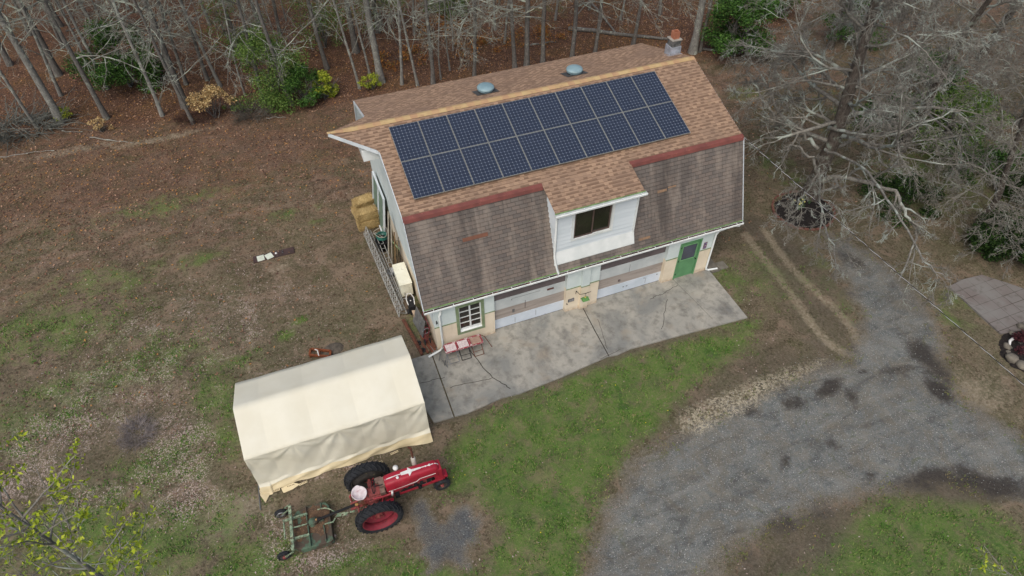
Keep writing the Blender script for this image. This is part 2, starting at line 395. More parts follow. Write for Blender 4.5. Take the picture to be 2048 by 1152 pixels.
def ground_material():
    t = NT('ground earth')
    at = t.t.nodes.new('ShaderNodeVertexColor'); at.layer_name = 'mA'
    bt = t.t.nodes.new('ShaderNodeVertexColor'); bt.layer_name = 'mB'
    big = t.noise(0.28, detail=3.0)
    mid = t.noise(1.3, detail=5.0, rough=.6)
    fine = t.noise(9.0, detail=6.0, rough=.7)
    grain = t.noise(45.0, detail=4.0, rough=.7)
    vcol = t.vor(16.0); v2 = t.vor(30.0)
    rnd = t.sep(vcol, 0); rnd2 = t.sep(vcol, 1); rn3 = t.sep(v2, 0); rn4 = t.sep(v2, 2)
    C = lambda *a: srgb(*a)
    # dry lawn
    lawn = t.mix(t.mr(mid, .38, .62), C(88, 74, 62), C(118, 100, 84))
    lawn = t.mix(t.mr(big, .42, .62, 0, .8), lawn, C(94, 90, 66))
    strk = t.noise(1.1, t.mapping(t.obj, (.5, 1.3, 1), (3, 5, 0), (0, 0, .25)), 6.0, .68, .8)
    yy = t.mr(t.math('ADD', t.xyz(t.obj, 1), t.math('MULTIPLY', big, 6.0)), 6.0, 15.0)
    lawn = t.mix(t.math('MULTIPLY', t.mr(strk, .50, .64, 0, .65), t.math('ADD', t.math('MULTIPLY', yy, .8), .2)), lawn, C(128, 98, 80))
    lawn = t.mix(t.math('MULTIPLY', t.math('SUBTRACT', 1.0, yy), .5), lawn, C(98, 98, 78))
    lawn = t.mix(t.mr(strk, .46, .34, 0, .8), lawn, C(70, 66, 46))
    s2 = t.noise(.75, t.mapping(t.obj, (1, 1, 1), (13, 2, 0)), 8.0, .72, 1.2)
    lawn = t.mix(t.mr(s2, .52, .60, 0, .5), lawn, C(140, 120, 104))
    lawn = t.mix(t.mr(s2, .45, .38, 0, .55), lawn, C(74, 78, 48))
    lawn = t.mix(t.mr(fine, .48, .72, 0, .6), lawn, C(140, 122, 108))
    lawn = t.mix(t.mr(rn3, .80, .9, 0, .4), lawn, C(142, 126, 108))
    lawn = t.mix(t.mr(rnd2, .84, .9, 0, .5), lawn, C(58, 46, 34))
    # woods litter
    wood = t.mix(t.mr(mid, .32, .68), C(82, 63, 54), C(114, 88, 73))
    wood = t.mix(t.mr(big, .48, .62, 0, .7), wood, C(108, 86, 60))
    wood = t.mix(t.mr(rnd, .65, .9, 0, .7), wood, C(128, 98, 80))
    wood = t.mix(t.mr(rn3, .55, .8, 0, .7), wood, C(56, 42, 35))
    wood = t.mix(t.mr(rn4, .88, .93, 0, .8), wood, C(150, 112, 74))
    nz = t.math('ADD', t.math('MULTIPLY', t.math('SUBTRACT', mid, .5), 1.1), t.math('MULTIPLY', t.math('SUBTRACT', fine, .5), .9))
    aR, aG, aB, aA = t.sep(at.outputs[0], 0), t.sep(at.outputs[0], 1), t.sep(at.outputs[0], 2), at.outputs[1]
    bR, bG, bB, bA = t.sep(bt.outputs[0], 0), t.sep(bt.outputs[0], 1), t.sep(bt.outputs[0], 2), bt.outputs[1]
    col = t.mix(t.mr(t.math('ADD', aB, t.math('MULTIPLY', nz, .6)), .35, .75), lawn, wood)
    straw = t.mix(t.mr(fine, .35, .65), C(124, 112, 94), C(160, 150, 130))
    col = t.mix(t.mr(t.math('ADD', aA, nz), .42, .8, 0, .75), col, straw)
    gr = t.mix(t.mr(mid, .38, .62), C(60, 100, 38), C(88, 118, 52))
    gr = t.mix(t.mr(fine, .42, .7, 0, .75), gr, C(110, 114, 74))
    gr = t.mix(t.mr(grain, .38, .7, 0, .6), gr, C(104, 116, 68))
    gr = t.mix(t.mr(rn3, .8, .95, 0, .5), gr, C(120, 112, 84))
    s3 = t.noise(1.0, t.mapping(t.obj, (1, 1, 1), (3, 21, 0)), 7.0, .7, .8)
    gr = t.mix(t.mr(s3, .52, .62, 0, .6), gr, C(122, 112, 88))
    gr = t.mix(t.mr(s3, .44, .36, 0, .6), gr, C(50, 94, 34))
    col = t.mix(t.mr(t.math('ADD', aG, t.math('MULTIPLY', nz, 1.5)), .34, .9, 0, .92), col, gr)
    # white and pink leaf flecks
    fl = t.math('MULTIPLY', t.mr(t.math('ADD', bB, t.math('MULTIPLY', nz, 2.2)), .4, .9), t.mr(rn4, .62, .7))
    col = t.mix(t.math('MULTIPLY', fl, .8), col, C(176, 160, 152))
    mudc = t.mix(t.mr(fine, .3, .7), C(66, 61, 54), C(106, 99, 87))
    mv = t.mr(t.math('ADD', bR, t.math('MULTIPLY', nz, .8)), .3, .9)
    col = t.mix(t.math('MULTIPLY', mv, .72), col, mudc)
    # gravel
    stone = t.vor(55.0); sr = t.sep(stone, 0)
    sz = t.noise(.7, detail=5.0)
    gv = t.mix(t.mr(sz, .35, .65), C(100, 104, 103), C(118, 121, 118))
    gv = t.mix(.45, gv, t.mix(sr, C(76, 80, 80), C(146, 149, 146)))
    gd = t.noise(1.6, t.mapping(t.obj, (1, 1, 1), (9, 4, 0)), 7.0, .72, .6)
    gv = t.mix(t.mr(gd, .50, .62, 0, .7), gv, C(128, 126, 117))
    gv = t.mix(t.mr(gd, .46, .34, 0, .75), gv, C(78, 82, 83))
    gv = t.mix(t.mr(s2, .5, .60, 0, .6), gv, C(112, 106, 94))
    wv = t.noise(.9, t.mapping(t.obj, (.35, 1.5, 1), (2, 8, 0), (0, 0, .55)), 6.0, .6, 1.5)
    gv = t.mix(t.mr(wv, .54, .66, 0, .55), gv, C(74, 74, 72))
    gv = t.mix(t.mr(wv, .46, .34, 0, .45), gv, C(136, 137, 132))
    gv = t.mix(t.math('MULTIPLY', t.mr(s2, .40, .33), .6), gv, C(92, 96, 66))
    gv = t.mix(t.mr(sr, .975, .985, 0, .7), gv, C(205, 205, 198))
    gv = t.mix(t.mr(fine, .5, .75, 0, .5), gv, C(120, 112, 98))
    gv = t.mix(t.math('MULTIPLY', bA, .7), gv, t.mix(sr, C(62, 66, 70), C(96, 100, 104)))
    gv = t.mix(t.mr(t.math('ADD', aR, t.math('MULTIPLY', nz, .8)), 1.02, .62, 0, .75), gv, t.mix(sr, C(92, 84, 72), C(134, 126, 112)))
    gm = t.mr(t.math('ADD', aR, t.math('MULTIPLY', nz, 1.35)), .30, .68)
    mud2 = t.mix(t.mr(fine, .3, .7), C(44, 41, 39), C(78, 73, 68))
    gv = t.mix(t.mr(t.math('ADD', bR, t.math('MULTIPLY', nz, 1.3)), .42, .95, 0, .92), gv, mud2)
    col = t.mix(gm, col, gv)
    lime = t.mix(sr, C(120, 112, 92), C(205, 196, 172))
    lm = t.math('MULTIPLY', t.mr(t.math('ADD', bG, nz), .35, .8), t.mr(rnd, .2, .55))
    col = t.mix(t.math('MULTIPLY', lm, .8), col, lime)
    h = t.math('ADD', t.math('MULTIPLY', fine, 1.0), t.math('MULTIPLY', rn3, .35))
    t.bump(h, .9, .05)
    return t.done(col, 0.95, 0, 0.1)
M_GROUND = ground_material()
gv_ = np.column_stack([GP, hgt(GP)])
ground = np_mesh('ground', gv_, gf, M_GROUND, smooth=True)
for nm, arr in (('mA', AA), ('mB', BBm)):
    ca = ground.data.color_attributes.new(nm, 'FLOAT_COLOR', 'POINT')
    ca.data.foreach_set('color', arr.astype(np.float32).ravel())
tag(ground, kind='structure')

# concrete apron: slabs side by side with joints, cracks as thin dark strips
def concrete():
    t = NT('weathered concrete')
    a = t.noise(.55, detail=5.0, rough=.6, dist=.6); b = t.noise(3.0, detail=6.0, rough=.7); c = t.noise(40.0, detail=4.0)
    col = t.mix(t.mr(a, .38, .62), srgb(126, 127, 123), srgb(160, 157, 147))
    col = t.mix(t.mr(b, .48, .7, 0, .75), col, srgb(98, 96, 90))
    col = t.mix(t.mr(t.noise(1.1, t.mapping(t.obj, (1, 1, 1), (7, 3, 1)), 5.0), .56, .70, 0, .5), col, srgb(146, 134, 116))
    col = t.mix(t.mr(t.noise(.8, t.mapping(t.obj, (1.4, .6, 1), (2, 9, 1)), 6.0, .7), .54, .68, 0, .5), col, srgb(92, 92, 90))
    col = t.mix(t.mr(c, .6, .75, 0, .35), col, srgb(180, 174, 160))
    t.bump(t.math('ADD', b, c), .25, .01)
    return t.done(col, .9, 0, .2)
M_CONC = concrete()
M_CRACK = paint('crack dirt', srgb(62, 56, 48), srgb(44, 40, 34), 5)
front_edge = [(-.28, -3.02), (.15, -3.06), (.9, -2.98), (1.5, -2.9), (2.2, -2.96), (3.1, -2.9), (4.0, -2.84), (5.0, -2.72), (5.9, -2.62), (6.3, -2.68), (6.9, -2.6), (7.8, -2.66), (9.0, -2.72), (10.2, -2.8), (11.3, -2.86), (11.95, -2.9)]
def slab(name, poly, h=.05):
    mb = MB(); n = len(poly)
    mb.add([(x, y, h) for x, y in poly] + [(x, y, -.08) for x, y in poly], [tuple(range(n))] + [(i, i + n, (i + 1) % n + n, (i + 1) % n) for i in range(n)])
    return mb
def ribbon(mb, pts, w, z, mi):
    for i in range(len(pts) - 1):
        a = Vector((*pts[i], 0)); b = Vector((*pts[i + 1], 0)); s = (b - a).normalized().cross(Vector((0, 0, 1))) * w / 2
        mb.add([(a + s).to_tuple()[:2] + (z,), (b + s).to_tuple()[:2] + (z,), (b - s).to_tuple()[:2] + (z,), (a - s).to_tuple()[:2] + (z,)], [(0, 1, 2, 3)], mi)
mb = slab('x', [(-.24, .3)] + front_edge + [(11.98, .3)])
mb2 = slab('x', [(-1.3, -.05), (-1.28, -.9), (-1.2, -2.2), (-1.04, -3.0), (-.33, -3.03), (-.29, -.05)])
mb.add(mb2.v, mb2.f)
def jag(a, b, n=9, k=.05, sd=1):
    r = random.Random(sd)
    return [(a[0] + (b[0] - a[0]) * i / n + (r.uniform(-k, k) if 0 < i < n else 0), a[1] + (b[1] - a[1]) * i / n + (r.uniform(-k, k) if 0 < i < n else 0)) for i in range(n + 1)]
for a, b, w, k in [((1.14, -0.45), (1.51, -1.96), .03, .04), ((1.51, -1.96), (1.95, -2.65), .03, .04), ((1.51, -1.96), (-0.09, -1.83), .022, .05), ((9.49, -0.90), (8.45, -2.19), .02, .04), ((10.28, -0.36), (9.32, -0.59), .02, .03), ((10.27, 0.01), (10.61, -2.48), .012, .004), ((9.35, -0.54), (8.83, -0.64), .02, .03), ((-1.05, -1.23), (-0.12, -1.30), .02, .03), ((5.58, -2.63), (6.50, -2.49), .015, .02), ((6.36, -0.82), (6.05, -2.31), .015, .02)]:
    ribbon(mb, jag(a, b, 8, k, int(a[0] * 100) % 97), w, .054, 1)
ribbon(mb, [(6.07, -.1), (6.0, -1.3), (5.95, -2.64)], .035, .054, 1)
tag(mb.build('pavement', [M_CONC, M_CRACK]), kind='structure')

# brick terrace far right
def pavers():
    t = NT('terrace pavers')
    br = t.n('ShaderNodeTexBrick', {'Vector': t.obj, 'Color1': srgb(112, 104, 100), 'Color2': srgb(118, 114, 110), 'Mortar': srgb(70, 62, 56), 'Scale': 1.0, 'Mortar Size': .012, 'Bias': 0.0, 'Brick Width': .62, 'Row Height': .44}, 0, offset=.0)
    col = t.mix(t.mr(t.noise(.9, detail=5.0), .42, .62, 0, .8), br, srgb(124, 122, 118))
    col = t.mix(t.mr(t.noise(3.0, detail=5.0), .55, .72, 0, .6), col, srgb(84, 78, 72))
    return t.done(col, .9, 0, .2)
PATIO = [(20.71, -4.49), (21.56, -4.40), (22.50, -4.48), (23.07, -5.17), (23.83, -6.20), (24.14, -7.75), (20.61, -7.17)]
tag(slab('x', PATIO, .05).build('terrace', pavers()), kind='structure')

# ---------------------------------------------------------------- loose leaves, grass tufts, stones
def leaf_material(name, cols, rough=.85):
    t = NT(name)
    a = t.n('ShaderNodeAttribute', {}, 'Fac', attribute_name='rnd')
    cr = t.t.nodes.new('ShaderNodeValToRGB'); cr.color_ramp.interpolation = 'CONSTANT'
    el = cr.color_ramp.elements
    for i, c in enumerate(cols):
        if i < 2: e = el[i]; e.position = i / len(cols)
        else: e = el.new(i / len(cols))
        e.color = c
    t.t.links.new(a, cr.inputs[0])
    return t.done(cr.outputs[0], rough, 0, .2)
def scatter_pts(n, x0, x1, y0, y1, fn):
    P = np.column_stack([rng.uniform(x0, x1, n), rng.uniform(y0, y1, n)])
    A, B = masks(P)
    keep = rng.random(n) < fn(P, A, B)
    # keep off the buildings, slab and tent
    x, y = P[:, 0], P[:, 1]
    keep &= ~((x > -1.1) & (x < 12.0) & (y > -2.95) & (y < 11))
    keep &= ~((x > -7) & (x < -1.2) & (y > -3.6) & (y < .2))
    keep &= sdf(P, PATIO) > 0
    return P[keep]
def quads(P, z, size, tilt, name, mat, aspect=.6):
    n = len(P); a = rng.uniform(0, 6.283, n); s = rng.uniform(*size, n)
    u = np.column_stack([np.cos(a), np.sin(a), rng.uniform(-tilt, tilt, n)]) * s[:, None] / 2
    w = np.column_stack([-np.sin(a), np.cos(a), rng.uniform(-tilt, tilt, n)]) * (s * aspect)[:, None] / 2
    c = np.column_stack([P, hgt(P) + z + s * tilt * .5])
    V = np.stack([c - u, c - w + u * .1, c + u, c + w + u * .1], 1).reshape(-1, 3)
    F = np.arange(4 * n).reshape(-1, 4)
    return np_mesh(name, V, F, mat, fcol=rng.random(n))
Pl = scatter_pts(330000, -26, 46, 1, 36, lambda P, A, B: (.05 + .03 * (P[:, 1] > 8) + .5 * A[:, 2]) * (1 - A[:, 0]) * (.4 + .6 * (P[:, 1] < 30)))
tag(quads(Pl, .012, (.05, .13), .5, 'fallen_leaves', leaf_material('fallen leaves', [srgb(104, 76, 62), srgb(136, 104, 84), srgb(78, 56, 47), srgb(158, 128, 106), srgb(118, 88, 72), srgb(90, 68, 60), srgb(160, 118, 72)])), 'brown fallen leaves covering the woods floor', 'leaves', kind='stuff')
def clump(P, sc=1.7):
    return np.array([mnoise.noise(Vector((x * sc, y * sc, 0))) for x, y in P])
Pl = scatter_pts(150000, -17, 13, -16, 12, lambda P, A, B: (.10 + .75 * B[:, 2]) * (1 - A[:, 0]) * (1 - .8 * A[:, 1] * (P[:, 0] > 0)) * np.clip(.55 + 2.2 * clump(P, .9), .05, 1))
tag(quads(Pl, .01, (.03, .075), .5, 'lawn_leaves', leaf_material('lawn leaves', [srgb(150, 134, 124), srgb(112, 88, 74), srgb(176, 162, 154), srgb(128, 104, 92), srgb(90, 70, 56), srgb(160, 140, 132)])), 'pale dry leaves scattered over the thin lawn', 'leaves', kind='stuff')
def blades(P, per, hh, spread, name, mat, w=.016):
    n = len(P) * per
    Q = np.repeat(P, per, 0) + rng.normal(0, spread, (n, 2))
    a = rng.uniform(0, 6.283, n); h = rng.uniform(*hh, n); ln = rng.uniform(.2, 1.1, n) * h
    z = hgt(Q)
    dx = np.column_stack([np.cos(a), np.sin(a)]); sx = np.column_stack([-np.sin(a), np.cos(a)])
    b1 = np.column_stack([Q + sx * w, z]); b2 = np.column_stack([Q - sx * w, z]); tp = np.column_stack([Q + dx * ln[:, None], z + h])
    V = np.stack([b1, b2, tp], 1).reshape(-1, 3)
    return np_mesh(name, V, np.arange(3 * n).reshape(-1, 3), mat, fcol=np.repeat(rng.random(len(P)), per) * .5 + rng.random(n) * .5)
def clump(P, sc=1.7):
    return np.array([mnoise.noise(Vector((x * sc, y * sc, 0))) for x, y in P])
Pg = scatter_pts(80000, -16, 16, -17, 8, lambda P, A, B: np.clip(A[:, 1] * 1.5 - .3, 0, 1) * (1 - A[:, 0]) * (1 - B[:, 0] * .8))
cl = clump(Pg); Pg = Pg[rng.random(len(Pg)) < np.clip(.45 + cl * 1.6, .03, 1)]
tag(blades(Pg, 5, (.03, .09), .05, 'grass', leaf_material('grass blades', [srgb(72, 112, 42), srgb(92, 130, 54), srgb(60, 96, 36), srgb(116, 134, 72), srgb(84, 120, 48), srgb(142, 134, 94)])), 'short spring grass tufts over the yard', 'grass', kind='stuff')
Ps = scatter_pts(90000, -5, 22, -17, 3, lambda P, A, B: np.clip(A[:, 0] * .5 + B[:, 1] * .8, 0, 1) * (.35 + .65 * (rng.random(len(P)) < .5)))
tag(quads(Ps, .008, (.015, .038), .7, 'gravel_stones', leaf_material('gravel stones', [srgb(100, 104, 108), srgb(128, 130, 130), srgb(80, 84, 88), srgb(138, 138, 134), srgb(112, 112, 108), srgb(146, 146, 141), srgb(72, 76, 78)]), .9), 'loose grey crushed stones on the drive', 'gravel', kind='stuff')
Pw = scatter_pts(16000, -2, 20, -17, 1, lambda P, A, B: ((A[:, 0] > .25) & (A[:, 0] < .97)) * np.clip(clump(P, .8) * 2.4, 0, 1))
tag(blades(Pw, 5, (.02, .07), .05, 'weeds', leaf_material('weed blades', [srgb(92, 112, 54), srgb(112, 118, 66), srgb(126, 116, 80), srgb(78, 98, 46)])), 'thin weeds growing along the edges of the gravel drive', 'weeds', kind='stuff')
Pd = scatter_pts(420, -2, 11, -12, -3, lambda P, A, B: A[:, 1] * .12)
tag(quads(Pd, .05, (.03, .045), .3, 'dandelions', leaf_material('dandelion yellow', [srgb(215, 200, 40), srgb(200, 185, 60)]), 1.0), 'tiny yellow dandelion flowers in the grass', 'flowers', kind='stuff')

# ---------------------------------------------------------------- garage
XL, XR = -0.31, 12.92
EV = Vector((0, -.056, 2.524)); BR = Vector((0, 1.231, 5.673)); RG = Vector((0, 5.207, 6.942))
BB = Vector((0, 9.183, 5.673)); EB = Vector((0, 10.47, 2.524))
PROW_X, PY0, PY1 = -1.81, 4.05, 6.36
L = 11.9; DEP = 10.41

def wall_mat():
    t = NT('painted masonry wall')
    z = t.xyz(t.obj, 2)
    n = t.noise(1.2, detail=6.0, rough=.65); n2 = t.noise(8.0, detail=5.0)
    cream = t.mix(t.mr(n, .35, .65), srgb(228, 216, 194), srgb(214, 201, 177))
    white = t.mix(t.mr(n, .35, .65), srgb(214, 224, 222), srgb(196, 208, 206))
    c = t.mix(t.mr(z, 1.355, 1.365), cream, white)
    strk = t.noise(2.0, t.mapping(t.obj, (2.5, 2.5, .25)), 5.0, .7)
    c = t.mix(t.mr(strk, .6, .75, 0, .35), c, srgb(170, 160, 130))
    c = t.mix(t.math('MULTIPLY', t.mr(z, .28, .0), t.mr(n2, .35, .6, .2, .8)), c, srgb(150, 118, 84))
    j = t.math('FRACT', t.math('MULTIPLY', z, 1 / .2032))
    jl = t.mr(t.math('ABSOLUTE', t.math('SUBTRACT', j, .5)), .46, .5)
    t.bump(t.math('SUBTRACT', n2, t.math('MULTIPLY', jl, 1.2)), .25, .02)
    return t.done(c, .75, 0, .3)
def shingle_mat(name, cols, w, h, dark, patchc=None, strip=0.0, rowshade=.35):
    t = NT(name)
    u = t.xyz(t.uv, 0); v = t.xyz(t.uv, 1)
    row = t.math('FLOOR', t.math('DIVIDE', v, h))
    rr = t.n('ShaderNodeTexWhiteNoise', {'W': row}, 0, noise_dimensions='1D')
    uo = t.math('ADD', t.math('DIVIDE', u, w), t.math('MULTIPLY', rr, 1.0) if patchc else t.math('MULTIPLY', row, .5))
    cell = t.math('FLOOR', uo)
    comb = t.n('ShaderNodeCombineXYZ', {'X': cell, 'Y': row})
    wn = t.n('ShaderNodeTexWhiteNoise', {'Vector': comb}, 0, noise_dimensions='2D')
    wn2 = t.n('ShaderNodeTexWhiteNoise', {'Vector': t.mapping(comb, (1.7, 2.3, 1), (31, 17, 0))}, 0, noise_dimensions='2D')
    col = t.mix(wn, cols[0], cols[1])
    par = t.math('MODULO', t.math('ABSOLUTE', t.math('ADD', cell, t.math('ADD', row, t.math('FLOOR', t.math('MULTIPLY', rr, 2.0))))), 2.0)
    col = t.mix(t.mr(wn2, .55, .6, 0, .6), col, cols[2])
    fu = t.math('FRACT', uo); fv = t.math('FRACT', t.math('DIVIDE', v, h))
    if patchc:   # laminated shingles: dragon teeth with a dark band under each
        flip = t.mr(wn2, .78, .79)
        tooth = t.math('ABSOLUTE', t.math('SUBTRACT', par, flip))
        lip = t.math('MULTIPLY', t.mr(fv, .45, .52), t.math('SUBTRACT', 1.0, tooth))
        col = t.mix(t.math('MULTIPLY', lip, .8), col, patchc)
        lines = t.mr(fv, .94, .98)
        h_ = t.math('SUBTRACT', t.math('MULTIPLY', tooth, .5), lines)
    else:
        jx = t.mr(t.math('ABSOLUTE', t.math('SUBTRACT', fu, .5)), .465, .485)
        lines = t.math('MAXIMUM', jx, t.mr(fv, .90, .95))
        h_ = t.math('SUBTRACT', 0.0, lines)
    col = t.mix(t.math('MULTIPLY', lines, rowshade + .3), col, dark)
    vec = t.n('ShaderNodeCombineXYZ', {'X': u, 'Y': v})
    if not patchc:
        st = t.noise(.9, t.mapping(vec, (1.0, .12, 1)), 4.0, .6)
        col = t.mix(t.mr(st, .5, .64, 0, .72), col, srgb(78, 73, 70))
        col = t.mix(t.mr(t.noise(1.6, t.mapping(vec, (1.0, .2, 1), (5, 2, 0)), 4.0, .6), .52, .66, 0, .6), col, srgb(150, 139, 128))
    else:
        st = t.noise(.6, vec, 5.0, .65)
        col = t.mix(t.mr(st, .48, .66, 0, .55), col, srgb(124, 104, 90))
    col = t.mix(t.mr(t.noise(60, vec, 3.0), .3, .7, 0, .16), col, dark)
    t.bump(h_, .6, .012)
    return t.done(col, .92, 0, .15)
M_WALL = wall_mat()
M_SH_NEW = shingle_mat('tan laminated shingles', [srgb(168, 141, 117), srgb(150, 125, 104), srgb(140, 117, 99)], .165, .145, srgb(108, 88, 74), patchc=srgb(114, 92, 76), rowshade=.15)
M_SH_OLD = shingle_mat('old grey brown shingles', [srgb(116, 109, 103), srgb(103, 97, 93), srgb(122, 111, 103)], .30, .150, srgb(66, 60, 57))
M_RIDGE = paint('golden ridge shingles', srgb(186, 162, 118), srgb(176, 148, 108), 2.4, .4, .6, .9, c3=srgb(166, 134, 102), s3=4.0, t3=.6)
M_RED = paint('dull red trim', srgb(124, 72, 65), srgb(104, 62, 57), 3.0, .35, .65, .75, c3=srgb(150, 96, 84), s3=12)
M_WHITE = paint('white trim', srgb(226, 230, 228), srgb(208, 214, 212), 2.0, .35, .7, .5, bump=.1)
M_WHITE_D = paint('weathered white paint', srgb(208, 216, 220), srgb(184, 192, 196), 1.6, .4, .7, .6, c3=srgb(150, 152, 150), s3=7, t3=.64)
M_SIDING = paint('white vinyl siding', srgb(214, 222, 226), srgb(198, 208, 212), 1.0, .4, .7, .45, stretch=(.4, .4, 2))
M_GREEN_T = paint('sage green trim', srgb(132, 148, 116), srgb(116, 132, 100), 5, .4, .6, .7)
M_ALGAE = paint('green drip edge', srgb(118, 150, 92), srgb(96, 120, 74), 5, .4, .6, .8)
M_GREEN_D = paint('green door paint', srgb(98, 148, 104), srgb(90, 138, 96), 2.5, .4, .6, .5)
M_BAND = paint('grey brown door paint', srgb(168, 159, 151), srgb(150, 141, 133), 2.2, .4, .65, .7, stretch=(.4, 1, 5), c3=srgb(110, 100, 94), s3=6, t3=.62)
M_DARKB = paint('dark top door panel', srgb(112, 102, 102), srgb(98, 90, 90), 2, .4, .6, .75)
M_BLACK = paint('black rubber', srgb(34, 34, 36), srgb(26, 26, 28), 6, rough=.8)
M_DEBRIS = paint('gutter debris', srgb(50, 44, 36), srgb(78, 60, 44), 9, .4, .6, .95, c3=srgb(120, 74, 54), s3=3, t3=.6)
M_GREYM = paint('grey metal', srgb(140, 142, 144), srgb(118, 120, 122), 4, rough=.45, metal=.7, spec=.5)
M_BROWNF = paint('bronze window frame', srgb(96, 80, 74), srgb(84, 70, 64), 4, rough=.5)
def glass_mat(name, c, rough=.08, wave=0.0):
    t = NT(name)
    n = t.noise(1.4, detail=3.0)
    col = t.mix(t.mr(n, .35, .65), c, tuple(x * .6 for x in c[:3]) + (1,))
    return t.done(col, rough, 0, .6)
M_GLASS = glass_mat('dark window glass', srgb(48, 46, 40))
M_GLASS_B = glass_mat('dim blue glass', srgb(78, 84, 98), .12)

garage = thing('garage', 'cream and white barn-roofed garage with rows of dark solar panels on its tan roof', 'garage')

# walls: front with two recessed door bays, gables with gambrel outline, rear
w = MB()
def prism(mb, poly, a, b, axis, mi=0):
    n = len(poly)
    f = (lambda p, t: (t, p[0], p[1])) if axis == 'x' else (lambda p, t: (p[0], t, p[1]))
    mb.add([f(p, a) for p in poly] + [f(p, b) for p in poly], [tuple(range(n - 1, -1, -1)), tuple(range(n, 2 * n))] + [(i, (i + 1) % n, (i + 1) % n + n, i + n) for i in range(n)], mi)
ZT = 2.50
WX = (.96, 1.81, .73, 2.09)       # window opening in the front wall
w.span((0, 0, -.1), (WX[0], .2, ZT)); w.span((WX[1], 0, -.1), (2.34, .2, ZT)); w.span((WX[0], 0, -.1), (WX[1], .2, WX[2])); w.span((WX[0], 0, WX[3]), (WX[1], .2, ZT))
w.span((5.30, 0, -.1), (6.70, .25, ZT)); w.span((9.69, 0, -.1), (10.26, .2, ZT)); w.span((10.26, 0, 2.06), (11.22, .2, ZT)); w.span((11.22, 0, -.1), (L, .2, ZT))
w.span((2.34, .02, 2.34), (5.30, .25, ZT)); w.span((6.70, .02, 2.34), (9.69, .25, ZT))
gam = [(.2, -.1), (.2, 2.9), (BR.y + .08, BR.z - .12), (RG.y, RG.z - .12), (BB.y - .08, BB.z - .12), (DEP - .2, 2.9), (DEP - .2, -.1)]
prism(w, gam, 0, .2, 'x'); prism(w, gam, L - .2, L, 'x')
w.span((0, DEP - .2, -.1), (L, DEP, ZT))
wall = w.build('wall', M_WALL, garage)
p = MB(); p.span((5.90, -.09, -.05), (6.24, -.002, 2.44)); p.build('pilaster', M_WALL, garage)
b = MB()
for a0, a1 in ((0, .82), (1.95, 2.34), (5.3, 5.9), (6.24, 6.7), (9.69, 10.2), (11.28, L)): b.span((a0 - .012, -.018, 1.335), (a1 + .012, .002, 1.375))
b.span((5.885, -.108, 1.335), (6.255, -.088, 1.375)); b.span((5.885, -.088, 1.335), (5.899, -.02, 1.375)); b.span((6.241, -.088, 1.335), (6.255, -.02, 1.375))
build_parts(b, 'green_band', M_GREEN_T, garage)
fl = MB(); fl.span((.2, .25, .02), (L - .2, DEP - .2, .06)); fl.build('floor_slab', M_CONC, garage)

# roofs as overlapping courses of shingles
def courses(mb, P0, P1, xl, xr, h, lift=.012, v0=0.0):
    """P0 upper edge point, P1 lower edge point (y,z used); xl/xr functions of the distance down the slope"""
    d = P1 - P0; T = d.length; d.normalize()
    nrm = Vector((0, -d.z, d.y)); nrm = nrm if nrm.z > 0 else -nrm
    n = max(1, int(round(T / h))); st = T / n
    for i in range(n):
        t0, t1 = i * st, (i + 1) * st
        a = P0 + d * t0; c = P0 + d * t1 + nrm * lift
        x0a, x0b, x1a, x1b = xl(t0), xl(t1), xr(t0), xr(t1)
        va, vb = (v0 + i) * h + .0005, (v0 + i + 1) * h - .0005
        mb.add([(x0a, a.y, a.z), (x0b, c.y, c.z), (x1b, c.y, c.z), (x1a, a.y, a.z)], [(0, 1, 2, 3)], 0, [[(x0a, va), (x0b, vb), (x1b, vb), (x1a, va)]])
        e = c - nrm * lift
        mb.add([(x0b, c.y, c.z), (x0b, e.y, e.z), (x1b, e.y, e.z), (x1b, c.y, c.z)], [(0, 1, 2, 3)], 0, [[(x0b, vb)] * 4])
def fade(y, y0, y1):  # 0 at the roof rake, 1 at the prow tip
    return min(1, max(0, (y - y0) / (y1 - y0)))
TU = (BR - RG).length
TB = (BB - RG).length
xl_front = lambda t: XL + (PROW_X - XL) * fade(RG.y + (BR.y - RG.y) * t / TU, PY0, RG.y)
def xl_back(t):
    y = RG.y + (BB.y - RG.y) * t / TB
    return XL + (PROW_X - XL) * min(1, max(0, (PY1 - y) / (PY1 - RG.y)))
roof = MB()
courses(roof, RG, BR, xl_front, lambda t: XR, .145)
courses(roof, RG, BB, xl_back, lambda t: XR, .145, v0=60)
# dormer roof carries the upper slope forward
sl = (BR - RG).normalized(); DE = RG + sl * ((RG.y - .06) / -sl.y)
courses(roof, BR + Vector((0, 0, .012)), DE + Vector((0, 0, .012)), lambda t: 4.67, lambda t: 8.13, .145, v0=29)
roof_o = roof.build('roof', M_SH_NEW, garage)
low = MB()
courses(low, BR + Vector((0, .0, -.02)), EV, lambda t: XL, lambda t: XR, .150)
low.build('lower_roof', M_SH_OLD, garage); low = MB()
courses(low, BB + Vector((0, .0, -.02)), EB, lambda t: XL, lambda t: XR, .150, v0=40)
low.build('lower_roof', M_SH_OLD, garage)
